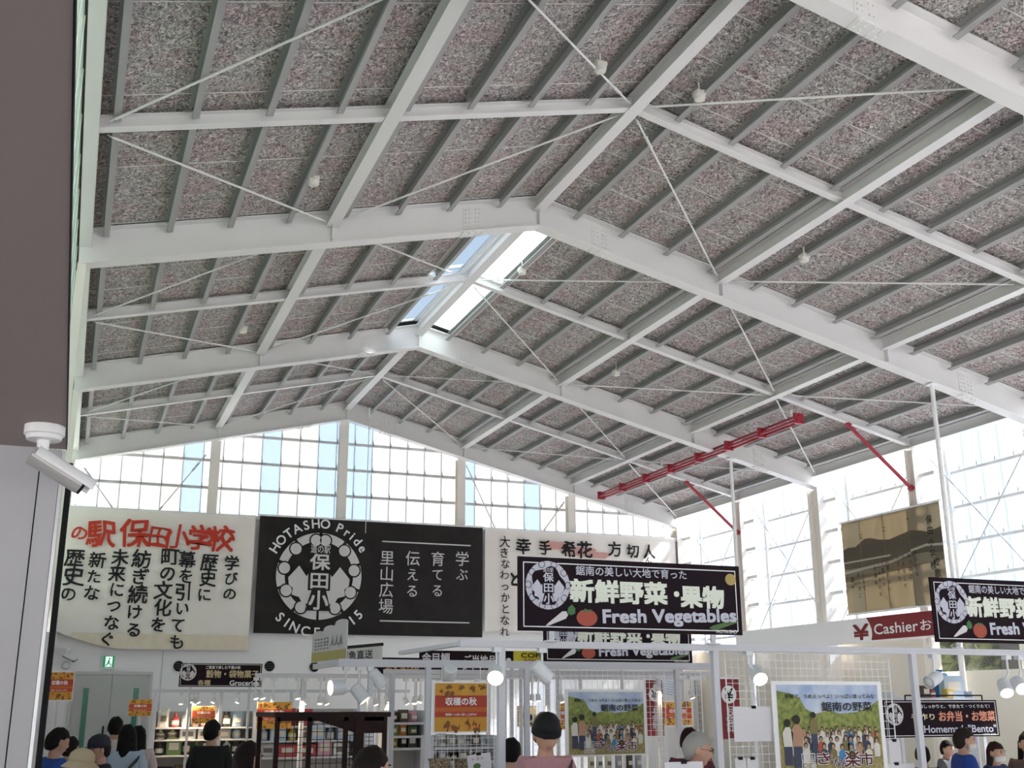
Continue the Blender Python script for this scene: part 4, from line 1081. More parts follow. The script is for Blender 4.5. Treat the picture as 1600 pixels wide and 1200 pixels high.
# ---- vertical yen flags, notes
def flag(label, px, Y, t2):
    root, w, h = board('yen_flag', label, 'flag', px, Y, CREDM, .006)
    Print(.002).disc(0, h*.74, w*.36).build('yen_disc', PWHITE, root)
    Print(.004).fit('¥', 0, h*.74, w*.40, w*.50, .012).build('yen_mark', INK, root)
    Print(.003).column(t2, 0, h*.52, w*.42, h*.13, .02).build('lettering', LGREY, root)
    MB().tube((-w*.55, .003, h+.01), (w*.55, .003, h+.01), .01, n=8).build('flag_rod', WHITE, root)
    MB().tube((-w*.56, .003, h+.03), (-w*.56, .003, -root.location.z), .012, n=8).build('flag_pole', WHITE, root)
flag('dark red yen flag hanging by the thick stall post', (1126, 1061, 1155, 1159), 11.6, 'お会計')
flag('dark red yen flag beside the smaller crowd poster', (1012, 1063, 1150, 1038), 12.8, 'お会計')
def note(label, px, Y, m_=None, tilt=0):
    root, w, h = board('paper_note', label, 'paper', px, Y, m_ or mat('white_paper', (.66, .65, .68), .8), .003)
    MB().box((-.02, -.006, h-.012), (.02, .008, h+.012)).build('clip', BLACK, root)
    root.rotation_euler = (0, tilt, 0)
    return root, w, h
r, w, h = note('large white note sheet clipped on the wire grid', (1148, 1105, 1159, 1213), 8.29)
Print(.001).rect(-w*.45, h*.78, w*.45, h*.785).rect(-w*.45, h*.5, w*.45, h*.505).rect(-w*.45, h*.25, w*.45, h*.255).build('ruled_line', GIRT, r)
note('small white note low on the wire grid by the thick post', (1150, 1185, 1215, 1167), 8.29)
note('second small white note low on the wire grid', (1169, 1185, 1215, 1186), 8.29)
note('cream note sheet on the grid behind the rightmost stall post', (1392, 1157, 1200, 1410), 8.29)
note('tall white sheet below the wire grid at the rightmost stall post', (1376, 1194, 1230, 1432), 8.28)
note('white sheet on two black clips in front of the grey-haired man', (1040, 1191, 1235, 1100), 6.6)
r, w, h = note('tilted white card with a green picture in front of the orange poster stall', (733, 1178, 1215, 770), 9.6, tilt=-.12)
Print(.001).disc(-w*.12, h*.5, w*.16, h*.12).build('picture_print', DGR, r); Print(.001).fit('トマト', -w*.05, h*.8, w*.5, h*.12, .02).build('lettering', TOM, r)

# ---- spot lamps
BULB = mat('warm_bulb', (1, .9, .7), .4, emit=14, ecol=(1, .74, .38)); BULBD = mat('dim_bulb', (1, .92, .8), .4, emit=3.2, ecol=(1, .86, .62))
CANW = mat('lamp_white', (.66, .68, .70), .4)
def spot(label, px, Y, mount, aim, lit=0, L=.17, r=.052, group=None, power=0, zt=None):
    """px = head centre; mount = pixel column of the stem on the beam"""
    c = at(px[0], px[1], Y); top = Vector((at(mount, px[1], Y).x, Y, zt))
    root = thing('spot_lamp', label, 'lamp', top, group=group)
    d = Vector(aim).normalized(); hc = c-top
    MB().box((-.03, -.03, -.035), (.03, .03, 0)).build('track_adapter', CANW, root)
    MB().tube((0, 0, -.03), (0, 0, hc.z*.55), .010, n=8).tube((0, 0, hc.z*.55), hc-d*L*.15, .012, n=8).build('stem', CANW, root)
    sd_ = d.orthogonal().normalized()
    cn = MB(); cn.lathe(hc-d*L/2, d, [(0, r*.55), (L*.06, r*.9), (L*.2, r), (L, r*1.04), (L, r*.94), (L*.86, r*.9)], 20, True)
    can = cn.build('lamp_can', CANW, root, smooth=False)
    bm_ = MB().lathe(hc+d*(L*.34), d, [(0, r*.9), (L*.10, r*.86), (L*.18, r*.55), (L*.205, .005)], 16)
    bm_.build('bulb', BULB if lit == 2 else BULBD if lit == 1 else mat('lamp_glass_off', (.55, .56, .56), .2), can, smooth=True)
    if power:
        ld = bpy.data.lights.new('lamp_light', 'SPOT'); ld.energy = power; ld.color = (1, .78, .48); ld.spot_size = 2.2; ld.shadow_soft_size = .05
        lo = link('lamp_light', ld, root); lo.location = hc+d*(L*.62); lo.rotation_euler = d.to_track_quat('-Z', 'Y').to_euler()
spot('glowing warm spot lamp hung between the orange poster and the coffee sign', (775, 1052), 8.2, 776, (-.36, -.82, -.45), 2, .17, .062, None, 12, ZA0)
spot('glowing warm spot lamp beside the framed crowd poster', (1184, 1054), 8.2, 1170, (-.2, -.75, -.5), 2, .15, .062, None, 12, ZA0)
spot('unlit white spot lamp in front of the yellow coffee sign', (846, 1049), 8.2, 847, (.72, -.1, -.70), 0, .17, .055, None, 0, ZA0)
spot('unlit white spot lamp above the lunch box sign', (1459, 1061), 8.2, 1461, (-.92, -.25, -.35), 0, .18, .055, None, 0, ZA0)
spot('white spot lamp seen from behind above the orange poster', (702, 1050), 11.0, 700, (.1, .82, -.5), 0, .17, .075, None, 0, ZB0)
spot('unlit white spot lamp in front of the orange lettered sign', (589, 1060), 11.0, 578, (.62, -.1, -.72), 0, .19, .062, None, 0, ZB0)
spot('glowing spot lamp turned sideways under the scalloped placard', (528, 1074), 11.0, 540, (-.97, -.2, -.05), 1, .16, .075, None, 0, ZB0)
spot('glowing spot lamp tilted down beside the sideways lamp', (562, 1083), 11.0, 560, (.55, -.25, -.75), 1, .18, .065, None, 0, ZB0)
spot('glowing pinkish spot lamp to the side of the lunch box sign', (1570, 1074), 8.2, 1578, (-.35, -.62, -.70), 1, .15, .06, None, 6, ZA0)
spot('glowing white spot lamp at the end of the front stall beam', (1592, 1070), 8.2, 1597, (-.30, -.78, -.50), 1, .15, .06, None, 6, ZA0)
far = [(283, 1096, 20.4, ZE0), (296, 1094, 20.4, ZE0), (303, 1097, 20.4, ZE0), (309, 1094, 20.4, ZE0), (334, 1094, 20.4, ZE0), (372, 1094, 20.4, ZE0), (399, 1086, 14.6, ZD0), (409, 1086, 14.6, ZD0), (427, 1094, 14.6, ZD0), (465, 1086, 14.6, ZD0), (477, 1094, 14.6, ZD0), (500, 1094, 14.6, ZD0), (509, 1095, 14.6, ZD0), (586, 1096, 14.6, ZD0), (605, 1092, 14.6, ZD0), (634, 1095, 14.6, ZD0), (648, 1094, 14.6, ZD0), (657, 1092, 14.6, ZD0), (831, 1091, 14.6, ZD0), (841, 1090, 14.6, ZD0), (877, 1091, 12.4, ZF0), (1026, 1075, 12.4, ZF0), (1080, 1085, 12.4, ZF0)]
for k, (px, py, Y, zt) in enumerate(far):
    spot('small lit white spot lamp over the grocery shelves' if Y > 18 else 'small lit white spot lamp on the middle stall frame' if Y > 14 else 'small lit white spot lamp on the lower rail frame',
         (px, py), Y, px, (random.uniform(-.4, .4), -.3, -.9), 1, .10, .034, 'lamps over the grocery shelves' if Y > 18 else 'lamps on the middle stall frame' if Y > 14 else 'lamps on the lower rail frame', 26, zt)

# ---- shelves and goods
def shelf(label, pl, pr_, Y, depth, boards, top, back=True):
    xa, xb = at(pl, 1150, Y).x, at(pr_, 1150, Y).x
    root = thing('shelf_unit', label, 'shelf', (xa, Y, 0)); w = xb-xa
    zt = at(pl, top, Y).z
    for x in (0, w): MB().box((x-.015, 0, 0), (x+.015, depth, zt)).build('side_panel', FRM, root)
    if back: MB().box((0, depth-.01, 0), (w, depth, zt)).build('back_panel', mat('shelf_back', (.45, .44, .42), .7), root)
    zs = []
    for b in boards:
        z = at(pl, b, Y).z if b > 10 else b
        MB().box((.016, -.01, z-.025), (w-.016, depth-.012, z)).build('shelf_board', FRM, root); zs.append(z)
    return xa, w, zs
COLR = {'white': (.62, .61, .58), 'black': (.03, .03, .03), 'dark brown': (.08, .05, .03), 'red': (.40, .05, .05), 'pale blue': (.40, .50, .60), 'grey': (.30, .30, .30), 'yellow': (.60, .44, .08), 'orange': (.58, .24, .05), 'pink': (.58, .30, .36), 'green': (.12, .20, .07), 'cream': (.58, .52, .38)}
_gm = {}
def good(kind, colr, pos, w, d, h, where, group):
    k = (kind, colr, round(w, 2), round(d, 2), round(h, 2))
    if k not in _gm:
        mb = MB(); lb = MB(); mb_m = mat('pack_'+colr, COLR[colr], .5)
        if kind == 'box':
            mb.box((-w/2, -d/2, 0), (w/2, d/2, h*.96)); mb.box((-w/2*.97, -d/2*.97, h*.96), (w/2*.97, d/2*.97, h)); lb.box((-w*.34, -d/2-.002, h*.3), (w*.34, -d/2, h*.72))
        elif kind == 'bottle':
            r_ = w/2; mb.lathe((0, 0, 0), (0, 0, 1), [(0, r_*.9), (.01, r_), (h*.6, r_), (h*.75, r_*.45), (h*.95, r_*.38), (h, r_*.40)], 12); lb.lathe((0, 0, h*.18), (0, 0, 1), [(0, r_*1.02), (h*.3, r_*1.02)], 12)
        elif kind == 'jar':
            r_ = w/2; mb.lathe((0, 0, 0), (0, 0, 1), [(0, r_*.9), (.01, r_), (h*.72, r_), (h*.8, r_*.8), (h*.82, r_*.9), (h, r_*.9)], 12); lb.lathe((0, 0, h*.2), (0, 0, 1), [(0, r_*1.02), (h*.35, r_*1.02)], 12)
        else:
            n = 8
            vs = []; fs = []
            for j in range(6):
                v = j/5; t = d/2*math.sin(PI*min(v*.9+.1, 1))**.6 if j < 5 else .004; ww = w/2*(1-.08*math.sin(PI*v))
                vs += [(-ww, -t*.2, h*v), (-ww*.5, -t, h*v), (ww*.5, -t, h*v), (ww, -t*.2, h*v), (ww, t*.2, h*v), (ww*.5, t, h*v), (-ww*.5, t, h*v), (-ww, t*.2, h*v)]
            for j in range(5): fs += [(j*n+i, j*n+(i+1) % n, (j+1)*n+(i+1) % n, (j+1)*n+i) for i in range(n)]
            fs += [tuple(range(n-1, -1, -1)), tuple(5*n+i for i in range(n))]
            mb.add(vs, fs); lb.box((-w*.25, -d/2-.004, h*.3), (w*.25, -d/2*.9, h*.6))
        _gm[k] = (mb.mesh(kind, mb_m), lb.mesh('label_patch', mat('label_paper', (.62, .58, .50), .7) if colr not in ('white', 'cream') else mat('label_dark', (.16, .13, .12), .7)))
    a, b = _gm[k]
    nm = {'box': 'product_box', 'bottle': 'bottle', 'jar': 'jar', 'bag': 'snack_bag'}[kind]
    root = thing(nm, '%s %s %s' % (colr, {'box': 'carton with a label', 'bottle': 'bottle with a label', 'jar': 'lidded jar', 'bag': 'snack bag'}[kind], where), {'box': 'box', 'bottle': 'bottle', 'jar': 'jar', 'bag': 'bag'}[kind], pos, random.uniform(-.03, .03), group+', '+colr+' '+kind)
    link('pack', a, root); link('label_patch', b, root)
def fill(xa, w, z, Y, depth, kinds, cols, size, where, group, gap=.035, maxn=99, x0=.05):
    x = x0; n = 0
    while x < w-.1 and n < maxn:
        k = random.choice(kinds); c = random.choice(cols); s = random.uniform(.85, 1.15)
        ww = size[0]*s*(.6 if k in ('bottle', 'jar') else 1); hh = size[2]*random.uniform(.75, 1.15)
        if x+ww > w-.03: break
        good(k, c, (xa+x+ww/2, Y+depth*.35, z+.001), round(ww, 2), size[1]*(.55 if k in ('bottle', 'jar') else 1) if k not in ('bottle', 'jar') else ww, round(hh, 2), where, group); x += ww+gap; n += 1
xa, w, zs = shelf('white grocery shelf unit behind the man in black', 240, 398, 20.5, .42, (1137, 1156, 1181, .55), 1112)
fill(xa, w, zs[0], 20.5, .42, ['bottle', 'jar', 'bag'], ['dark brown', 'red', 'pale blue', 'white', 'black'], (.22, .16, .30), 'on the top grocery shelf', 'top grocery shelf goods')
fill(xa, w, zs[1], 20.5, .42, ['box', 'box', 'bag', 'bottle'], ['white', 'white', 'cream', 'dark brown', 'grey', 'pale blue'], (.26, .2, .20), 'on the second grocery shelf', 'second grocery shelf goods')
fill(xa, w, zs[2], 20.5, .42, ['bottle', 'jar', 'box'], ['black', 'dark brown', 'green', 'white'], (.22, .18, .24), 'on the third grocery shelf', 'third grocery shelf goods')
fill(xa, w, zs[3], 20.5, .42, ['box', 'bag'], ['black', 'dark brown', 'grey'], (.28, .2, .30), 'on the lowest grocery shelf', 'lowest grocery shelf goods')
xa, w, zs = shelf('white grocery shelf unit behind the dark brown cabinet', 402, 560, 18.5, .42, (1135, 1158, 1184, .55), 1108)
for q, c in enumerate((['white', 'pale blue', 'black', 'red'], ['white', 'cream', 'pale blue', 'yellow'], ['pink', 'yellow', 'white', 'red'], ['grey', 'white'])):
    wh = ('top', 'second', 'third', 'lowest')[q]
    fill(xa, w, zs[q], 18.5, .42, ['box', 'bag', 'bottle'], c, (.24, .18, .24), 'on the %s shelf behind the brown cabinet' % wh, wh+' shelf goods behind the cabinet')
xa, w, zs = shelf('white snack shelf beside the orange poster stall', 606, 664, 13.0, .38, (1129, 1150, 1169, .62), 1110)
for q, c in enumerate((['white', 'pink', 'dark brown'], ['yellow', 'orange', 'green', 'cream'], ['orange', 'yellow', 'black', 'red'], ['pink', 'pink', 'white'])):
    wh = ('top', 'second', 'third', 'lowest')[q]
    fill(xa, w, zs[q], 13.0, .38, ['bag', 'box', 'bag'], c, (.11, .12, .13 if q < 3 else .3), 'on the %s snack shelf' % wh, wh+' snack shelf goods', gap=.008, x0=.03)
xa, w, zs = shelf('white goods shelf under the orange harvest poster', 676, 774, 11.3, .36, (1168, 1190, .7), 1150)
for q, c in enumerate((['white', 'pale blue', 'grey', 'dark brown'], ['grey', 'white', 'dark brown'], ['dark brown', 'red'])):
    wh = ('top', 'second', 'lowest')[q]
    fill(xa, w, zs[q], 11.3, .36, ['bag', 'bottle', 'box'], c, (.09, .1, .12), 'on the %s shelf under the orange poster' % wh, wh+' shelf goods under the orange poster', gap=.008, x0=.03)
# woven dark baskets in front of it
BASK = mat('dark_basket', (.09, .055, .03), .8, noise=(60, .15, (.40, .32, .22)))
for k, px in enumerate((687, 727)):
    p = at(px, 1187, 9.8)
    root = thing('woven_basket', 'dark woven basket on the table below the orange poster', 'basket', (p.x, 9.8, p.z-.2), group='woven baskets')
    MB().lathe((0, 0, 0), (0, 0, 1), [(0, .07), (.01, .075), (.19, .095), (.2, .10), (.2, .088), (.02, .068)], 18).build('basket_body', BASK, root); MB().lathe((0, 0, .192), (0, 0, 1), [(0, .094), (.004, .103), (.016, .103), (.018, .09)], 18).build('rim', BASK, root)
p = at(706, 1187, 9.8)
root = thing('display_table', 'white display table under the woven baskets', 'table', (p.x, 9.8, 0)); zz = p.z-.2
MB().box((-.45, -.2, zz-.03), (.45, .25, zz)).build('table_top', FRM, root)
for sx_ in (-.42, .42):
    for sy_ in (-.17, .22): MB().box((sx_-.02, sy_-.02, 0), (sx_+.02, sy_+.02, zz-.03)).build('leg', FRM, root)
# silver bags on a table under the small crowd poster
pz = at(935, 1203, 10.6).z
root = thing('display_table', 'white display table under the smaller crowd poster', 'table', (at(950, 1200, 10.6).x, 10.6, 0))
MB().box((-.45, -.18, pz-.03), (.45, .22, pz)).build('table_top', FRM, root)
for sx_ in (-.42, .42):
    for sy_ in (-.15, .19): MB().box((sx_-.02, sy_-.02, 0), (sx_+.02, sy_+.02, pz-.03)).build('leg', FRM, root)
for px, c in ((925, 'cream'), (938, 'white'), (952, 'cream'), (968, 'grey'), (985, 'dark brown'), (999, 'grey')):
    good('bag', c, (at(px, 1200, 10.6).x, 10.62, pz+.001), .075, .05, .13, 'under the smaller crowd poster', 'bags under the crowd poster')

# ---- dark brown cabinet with wire sides
Yc = 6.3
a, b = at(434, 1117, Yc), at(604, 1117, Yc)
zc = at(520, 1113, Yc).z; w = b.x-a.x
root = thing('display_cabinet', 'dark brown wooden display cabinet with black wire grid sides', 'cabinet', (a.x, Yc, 0))
MB().box((-.02, -.02, zc-.025), (w+.02, .62, zc)).build('top_board', BROWN, root)
for x in (0, w*.29, w*.62): MB().box((x-.012, -.012, 0), (x+.012, .012, zc-.025)).build('post', BROWN, root)
MB().box((w*.70, -.018, 0), (w*.72+.04, .018, zc-.025)).build('door_stile', BROWN, root)
MB().box((w*.97, -.02, 0), (w*1.0, .02, zc-.025)).build('door_stile', BROWN, root)
MB().box((w*.72, -.012, 0), (w*.97, .012, zc-.30)).build('door_panel', BROWN, root)
MB().box((w*.72, -.012, zc-.11), (w*.97, .012, zc-.025)).build('door_rail', BROWN, root)
for x in (0, w): MB().box((x-.012, .58, 0), (x+.012, .605, zc-.025)).build('post', BROWN, root)
MB().poly([(w*.29, -.03), (w*.72, -.11), (w*.72, -.02), (w*.29, -.02)], (0, -.008, zc), (1, 0, 0), (0, 0, 1), (0, 1, 0), .016).build('header_brace', BROWN, root)
MB().box((0, -.012, zc-.045), (w, .012, zc-.025)).build('header_rail', BROWN, root)
def cgrid(x0, x1, y, z0, z1, p=.04):
    mb = MB(); n = max(2, round((x1-x0)/p)); k = round((z1-z0)/p)
    for i in range(n+1): mb.tube((x0+(x1-x0)*i/n, y, z0), (x0+(x1-x0)*i/n, y, z1), .0022, n=4, caps=False)
    for i in range(k+1): mb.tube((x0, y+.003, z0+(z1-z0)*i/k), (x1, y+.003, z0+(z1-z0)*i/k), .0022, n=4, caps=False)
    tag(mb.build('wire_grid', BLACK, root), kind='stuff')
cgrid(.012, w*.28, 0, .9, zc-.05); cgrid(w*.30, w*.61, 0, .9, zc-.06); cgrid(w*.63, w*.70, 0, .9, zc-.12, .03)
cgrid(w*.80, w*.88, -.002, zc-.30, zc-.11, .02)
MB().box((0, 0, .86), (w, .6, .9)).build('shelf_board', BROWN, root)

# ---- counter goods at the far tills
xa, w, zs = shelf('pale shelf with stock behind the lunch box sign', 1402, 1528, 11.4, .4, (1090, 1140, .8), 1080, False)
for kind, c, px, ww, hh, wh in (('box', 'pale blue', 1497, .30, .26, 'stock'), ('bottle', 'red', 1459, .09, .12, 'stock'), ('box', 'yellow', 1484, .10, .10, 'stock'), ('box', 'dark brown', 1446, .12, .14, 'stock')):
    good(kind, c if c != 'pale blue' else 'pale blue', (at(px, 1090, 11.4).x, 11.5 if kind == 'box' and c == 'pale blue' else 11.43, zs[0]+.001), ww, .1 if ww > .2 else ww, hh, 'on the shelf behind the lunch box sign', 'stock behind the lunch box sign')
p = at(1497, 1082, 11.4)
root = thing('stock_sack', 'crinkled bright blue sack on the shelf behind the lunch box sign', 'sack', (p.x, 11.7, zs[0]))
mb = MB(); random.seed(5); vs = []; n = 14
for j in range(7):
    v = j/6
    for i in range(n):
        t = 2*PI*i/n; rr = (1-.35*abs(2*v-1)**3)*(1+.10*math.sin(5*t+j)+random.uniform(-.05, .05)); vs.append((.15*rr*math.cos(t), .08*rr*math.sin(t), .30*v))
mb.add(vs, [(j*n+i, j*n+(i+1) % n, (j+1)*n+(i+1) % n, (j+1)*n+i) for j in range(6) for i in range(n)]+[tuple(range(n-1, -1, -1)), tuple(6*n+i for i in range(n))])
mb.build('sack_body', mat('blue_plastic', (.03, .20, .42), .4), root); MB().lathe((0, 0, .29), (0, 0, 1), [(0, .05), (.02, .03), (.05, .06)], 12).build('tied_neck', MATS['blue_plastic'], root)

# ================================================================== PEOPLE
def skin_mesh(joints, bones, mats_, sub=2):
    """joints {name: ((x,y,z),(rx,ry))}, bones [(a,b)] -> smooth skinned mesh"""
    names = list(joints); me = bpy.data.meshes.new('sk')
    me.from_pydata([joints[n][0] for n in names], [(names.index(a), names.index(b)) for a, b in bones], [])
    o = bpy.data.objects.new('sk', me); COL.objects.link(o)
    md = o.modifiers.new('s', 'SKIN'); md.use_smooth_shade = True
    for i, n in enumerate(names):
        me.skin_vertices[0].data[i].radius = joints[n][1]; me.skin_vertices[0].data[i].use_root = (i == 0)
    sb = o.modifiers.new('u', 'SUBSURF'); sb.levels = sub; sb.render_levels = sub
    dg = bpy.context.evaluated_depsgraph_get(); out = bpy.data.meshes.new_from_object(o.evaluated_get(dg))
    bpy.data.objects.remove(o); bpy.data.meshes.remove(me)
    return out
def arms(pose):
    if pose == 'down': return {'sh': (.146, .01, 1.405), 'el': (.205, .03, 1.12), 'wr': (.215, -.05, .88), 'pm': (.218, -.075, .80)}, Vector((.02, -.12, -1))
    return {'sh': (.146, .01, 1.405), 'el': (.205, -.01, 1.13), 'wr': (.13, -.22, 1.07), 'pm': (.105, -.295, 1.075)}, Vector((-.3, -1, .05))
def body_template(pose):
    J = {'pel': ((0, 0, .95), (.145, .105)), 'sp': ((0, 0, 1.12), (.135, .095)), 'ch': ((0, 0, 1.29), (.15, .105)), 'nb': ((0, .012, 1.415), (.060, .055)), 'nk': ((0, 0, 1.50), (.055, .058)), 'hd': ((0, -.01, 1.56), (.05, .055))}
    B = [('pel', 'sp'), ('sp', 'ch'), ('ch', 'nb'), ('nb', 'nk'), ('nk', 'hd')]
    A, hv = arms(pose)
    for s, n in ((-1, 'l'), (1, 'r')):
        f = lambda p: (p[0]*s, p[1], p[2])
        J['sh'+n] = (f(A['sh']), (.058, .06)); J['el'+n] = (f(A['el']), (.042, .042)); J['wr'+n] = (f(A['wr']), (.026, .028)); J['pm'+n] = (f(A['pm']), (.034, .018))
        B += [('ch', 'sh'+n), ('sh'+n, 'el'+n), ('el'+n, 'wr'+n), ('wr'+n, 'pm'+n)]
        h = Vector((hv.x*s, hv.y, hv.z)).normalized(); lat = Vector((0, -1, 0)) if pose == 'down' else Vector((0, 0, 1)); lat = (lat-h*lat.dot(h)).normalized()
        pm = Vector(f(A['pm'])); curl = Vector((-s, 0, 0)) if pose == 'down' else Vector((0, 0, -1)); 
        for k, (o_, L) in enumerate(((.030, .075), (.010, .085), (-.010, .08), (-.028, .062))):
            a = pm+h*.03+lat*o_; b = a+h*L*.55+curl*.006; c = b+h*L*.40+curl*.022
            for q, (p, r_) in enumerate(((a, .0095), (b, .0088), (c, .0075))): J['f%s%d%d' % (n, k, q)] = (tuple(p), (r_, r_))
            B += [('pm'+n, 'f%s%d0' % (n, k)), ('f%s%d0' % (n, k), 'f%s%d1' % (n, k)), ('f%s%d1' % (n, k), 'f%s%d2' % (n, k))]
        a = pm+lat*.036-h*.01; b = a+lat*.02+h*.03; c = b+h*.028+curl*.01
        for q, (p, r_) in enumerate(((a, .012), (b, .010), (c, .0085))): J['t%s%d' % (n, q)] = (tuple(p), (r_, r_))
        B += [('pm'+n, 't%s0' % n), ('t%s0' % n, 't%s1' % n), ('t%s1' % n, 't%s2' % n)]
        J['hp'+n] = ((s*.09, 0, .88), (.085, .09)); J['kn'+n] = ((s*.095, -.01, .49), (.056, .06)); J['an'+n] = ((s*.098, .02, .09), (.036, .04)); J['he'+n] = ((s*.10, .03, .045), (.036, .04)); J['to'+n] = ((s*.105, -.14, .035), (.038, .028))
        B += [('pel', 'hp'+n), ('hp'+n, 'kn'+n), ('kn'+n, 'an'+n), ('an'+n, 'he'+n), ('he'+n, 'to'+n)]
    return skin_mesh(J, B, None, 1)
def cloth_template(kind, pose):
    A, hv = arms(pose); J = {}; B = []
    if kind in ('tee', 'long'):
        J = {'pel': ((0, 0, .90), (.172, .128)), 'sp': ((0, 0, 1.08), (.162, .12)), 'ch': ((0, 0, 1.29), (.168, .122)), 'nb': ((0, .012, 1.42), (.092, .08)), 'co': ((0, .006, 1.452), (.070, .072))}
        B = [('pel', 'sp'), ('sp', 'ch'), ('ch', 'nb'), ('nb', 'co')]
        for s, n in ((-1, 'l'), (1, 'r')):
            f = lambda p: Vector((p[0]*s, p[1], p[2])); sh, el, wr = f(A['sh']), f(A['el']), f(A['wr'])
            J['sh'+n] = (tuple(sh), (.068, .07)); B.append(('ch', 'sh'+n))
            e1 = sh.lerp(el, .72); J['ea'+n] = (tuple(e1), (.066, .066)); B.append(('sh'+n, 'ea'+n))
            if kind == 'long':
                J['el'+n] = (tuple(el), (.056, .056)); J['wr'+n] = (tuple(el.lerp(wr, .92)), (.04, .04)); B += [('ea'+n, 'el'+n), ('el'+n, 'wr'+n)]
    else:
        J = {'pel': ((0, 0, .96), (.158, .118)), 'cr': ((0, 0, .87), (.13, .11))}; B = [('pel', 'cr')]
        for s, n in ((-1, 'l'), (1, 'r')):
            J['hp'+n] = ((s*.095, 0, .80), (.098, .10)); J['kn'+n] = ((s*.098, -.01, .48), (.074, .078)); J['an'+n] = ((s*.10, .02, .12), (.062, .066))
            B += [('cr', 'hp'+n), ('hp'+n, 'kn'+n), ('kn'+n, 'an'+n)]
    return skin_mesh(J, B, None, 2)
HC = Vector((0, -.018, 1.578))          # head centre of a 1.70 m figure
def head_mb():
    mb = MB(); n, m_ = 28, 22; vs = []
    base = MB().sphere((0, 0, 0), 1, n, m_)
    for x, y, z in base.v:
        X, Y_, Z = x*.076, y*.094, z*.112
        if z < 0:
            k = (-z)**1.6; X *= 1-.42*k; Y_ = Y_*(1-.22*k)-.012*k
        if y < 0: Y_ *= 1-.06*(1-abs(x))
        if y < -.5:                                           # nose, brow, chin
            Y_ -= .020*math.exp(-((x/.16)**2+((z+.16)/.17)**2)); Y_ -= .005*math.exp(-((z-.20)/.09)**2)*(1-abs(x)); Y_ -= .009*math.exp(-((x/.28)**2+((z+.80)/.14)**2))
            Y_ += .006*math.exp(-(((abs(x)-.38)/.16)**2+((z-.05)/.10)**2))
        vs.append((X, Y_, Z))
    mb.add(vs, base.f)
    for s in (-1, 1): mb.sphere((s*.077, .008, -.005), (.012, .022, .032), 10, 8)
    mb.cur = 1
    for s in (-1, 1):
        mb.sphere((s*.030, -.080, .006), (.013, .008, .006), 8, 6); mb.obox((s*.031, -.087, .024), (.017, 0, 0), (0, .004, 0), (0, 0, .0035))
    mb.cur = 2
    mb.sphere((0, -.081, -.056), (.022, .009, .007), 10, 6)
    return mb
def hair_mb(style):
    mb = MB(); n, m_ = 26, 20; base = MB().sphere((0, 0, 0), 1, n, m_); vs = []; rd = random.Random(len(style))
    for x, y, z in base.v:
        # hair line: high over the face, low at the nape
        low = .42 if y < -.35 else (.42-(y+.35)/.75*.95 if y < .40 else -.60)
        zz = max(z, low-.06); k = 1.10 if z > low else 1.02
        q = 1+.025*math.sin(9*x+4*z)+.02*math.sin(13*y+3*z)
        vs.append((x*.078*k*q, y*.096*k*q+.006, zz*.114*(1.09 if zz > 0 else 1)*q))
    mb.add(vs, base.f)
    if style == 'long':
        n2 = 18
        rings = [(.03, .085, .085, .022), (-.06, .092, .075, .035), (-.15, .098, .068, .045), (-.24, .088, .055, .05), (-.30, .06, .04, .048)]
        v2 = []
        for z, rx, ry, oy in rings: v2 += [(rx*math.cos(2*PI*i/n2)*(1+.04*math.sin(5*i)), oy+ry*math.sin(2*PI*i/n2)*(1 if math.sin(2*PI*i/n2) > 0 else .35), z) for i in range(n2)]
        mb.add(v2, [(j*n2+i, j*n2+(i+1) % n2, (j+1)*n2+(i+1) % n2, (j+1)*n2+i) for j in range(len(rings)-1) for i in range(n2)]+[tuple(range(n2)), tuple((len(rings)-1)*n2+i for i in range(n2))])
    return mb
def cap_mb(kind):
    mb = MB(); pr_ = [(.012, .094), (.05, .098), (.09, .088), (.12, .06), (.135, .02), (.137, .002)]
    n = 24; vs = []
    for z, r_ in pr_: vs += [(r_*math.cos(2*PI*i/n)*.92, r_*math.sin(2*PI*i/n)*1.13+.004, z+.012) for i in range(n)]
    mb.add(vs, [(j*n+i, j*n+(i+1) % n, (j+1)*n+(i+1) % n, (j+1)*n+i) for j in range(len(pr_)-1) for i in range(n)]+[tuple(range(n))])
    br = MB()
    if kind == 'knit':
        br.add([(r_*math.cos(2*PI*i/n)*.93, r_*math.sin(2*PI*i/n)*1.14+.004, z) for z, r_ in ((.012, .096), (.012, .103), (.050, .104), (.052, .097)) for i in range(n)], [(j*n+i, j*n+(i+1) % n, (j+1)*n+(i+1) % n, (j+1)*n+i) for j in range(3) for i in range(n)])
    elif kind == 'cap':
        pts = [(.082*math.sin(t), -.072-.105*max(0, math.cos(t))) for t in [-PI/2+PI*i/14 for i in range(15)]]
        br.add([(a, b, .030-.25*max(0, -b-.10)) for a, b in pts]+[(a, b, .038-.25*max(0, -b-.10)) for a, b in pts], [tuple(range(14, -1, -1)), tuple(range(15, 30))]+[(i, (i+1) % 15, (i+1) % 15+15, i+15) for i in range(15)])
    else:
        v2 = []
        for z, r_ in ((.035, .092), (-.015, .150), (-.010, .152), (.045, .09)): v2 += [(r_*math.cos(2*PI*i/n)*.95, r_*math.sin(2*PI*i/n)*1.08, z) for i in range(n)]
        br.add(v2, [(j*n+i, j*n+(i+1) % n, ((j+1) % 4)*n+(i+1) % n, ((j+1) % 4)*n+i) for j in range(4) for i in range(n)])
    return mb, br
SKIN = mat('skin_tone', (.46, .27, .19), .6); EYE = mat('eye_dark', (.03, .02, .02), .4); LIP = mat('lip_tone', (.36, .15, .13), .6); SHOE = mat('shoe_dark', (.05, .05, .05), .6)
_body = {p: body_template(p) for p in ('down', 'fwd')}
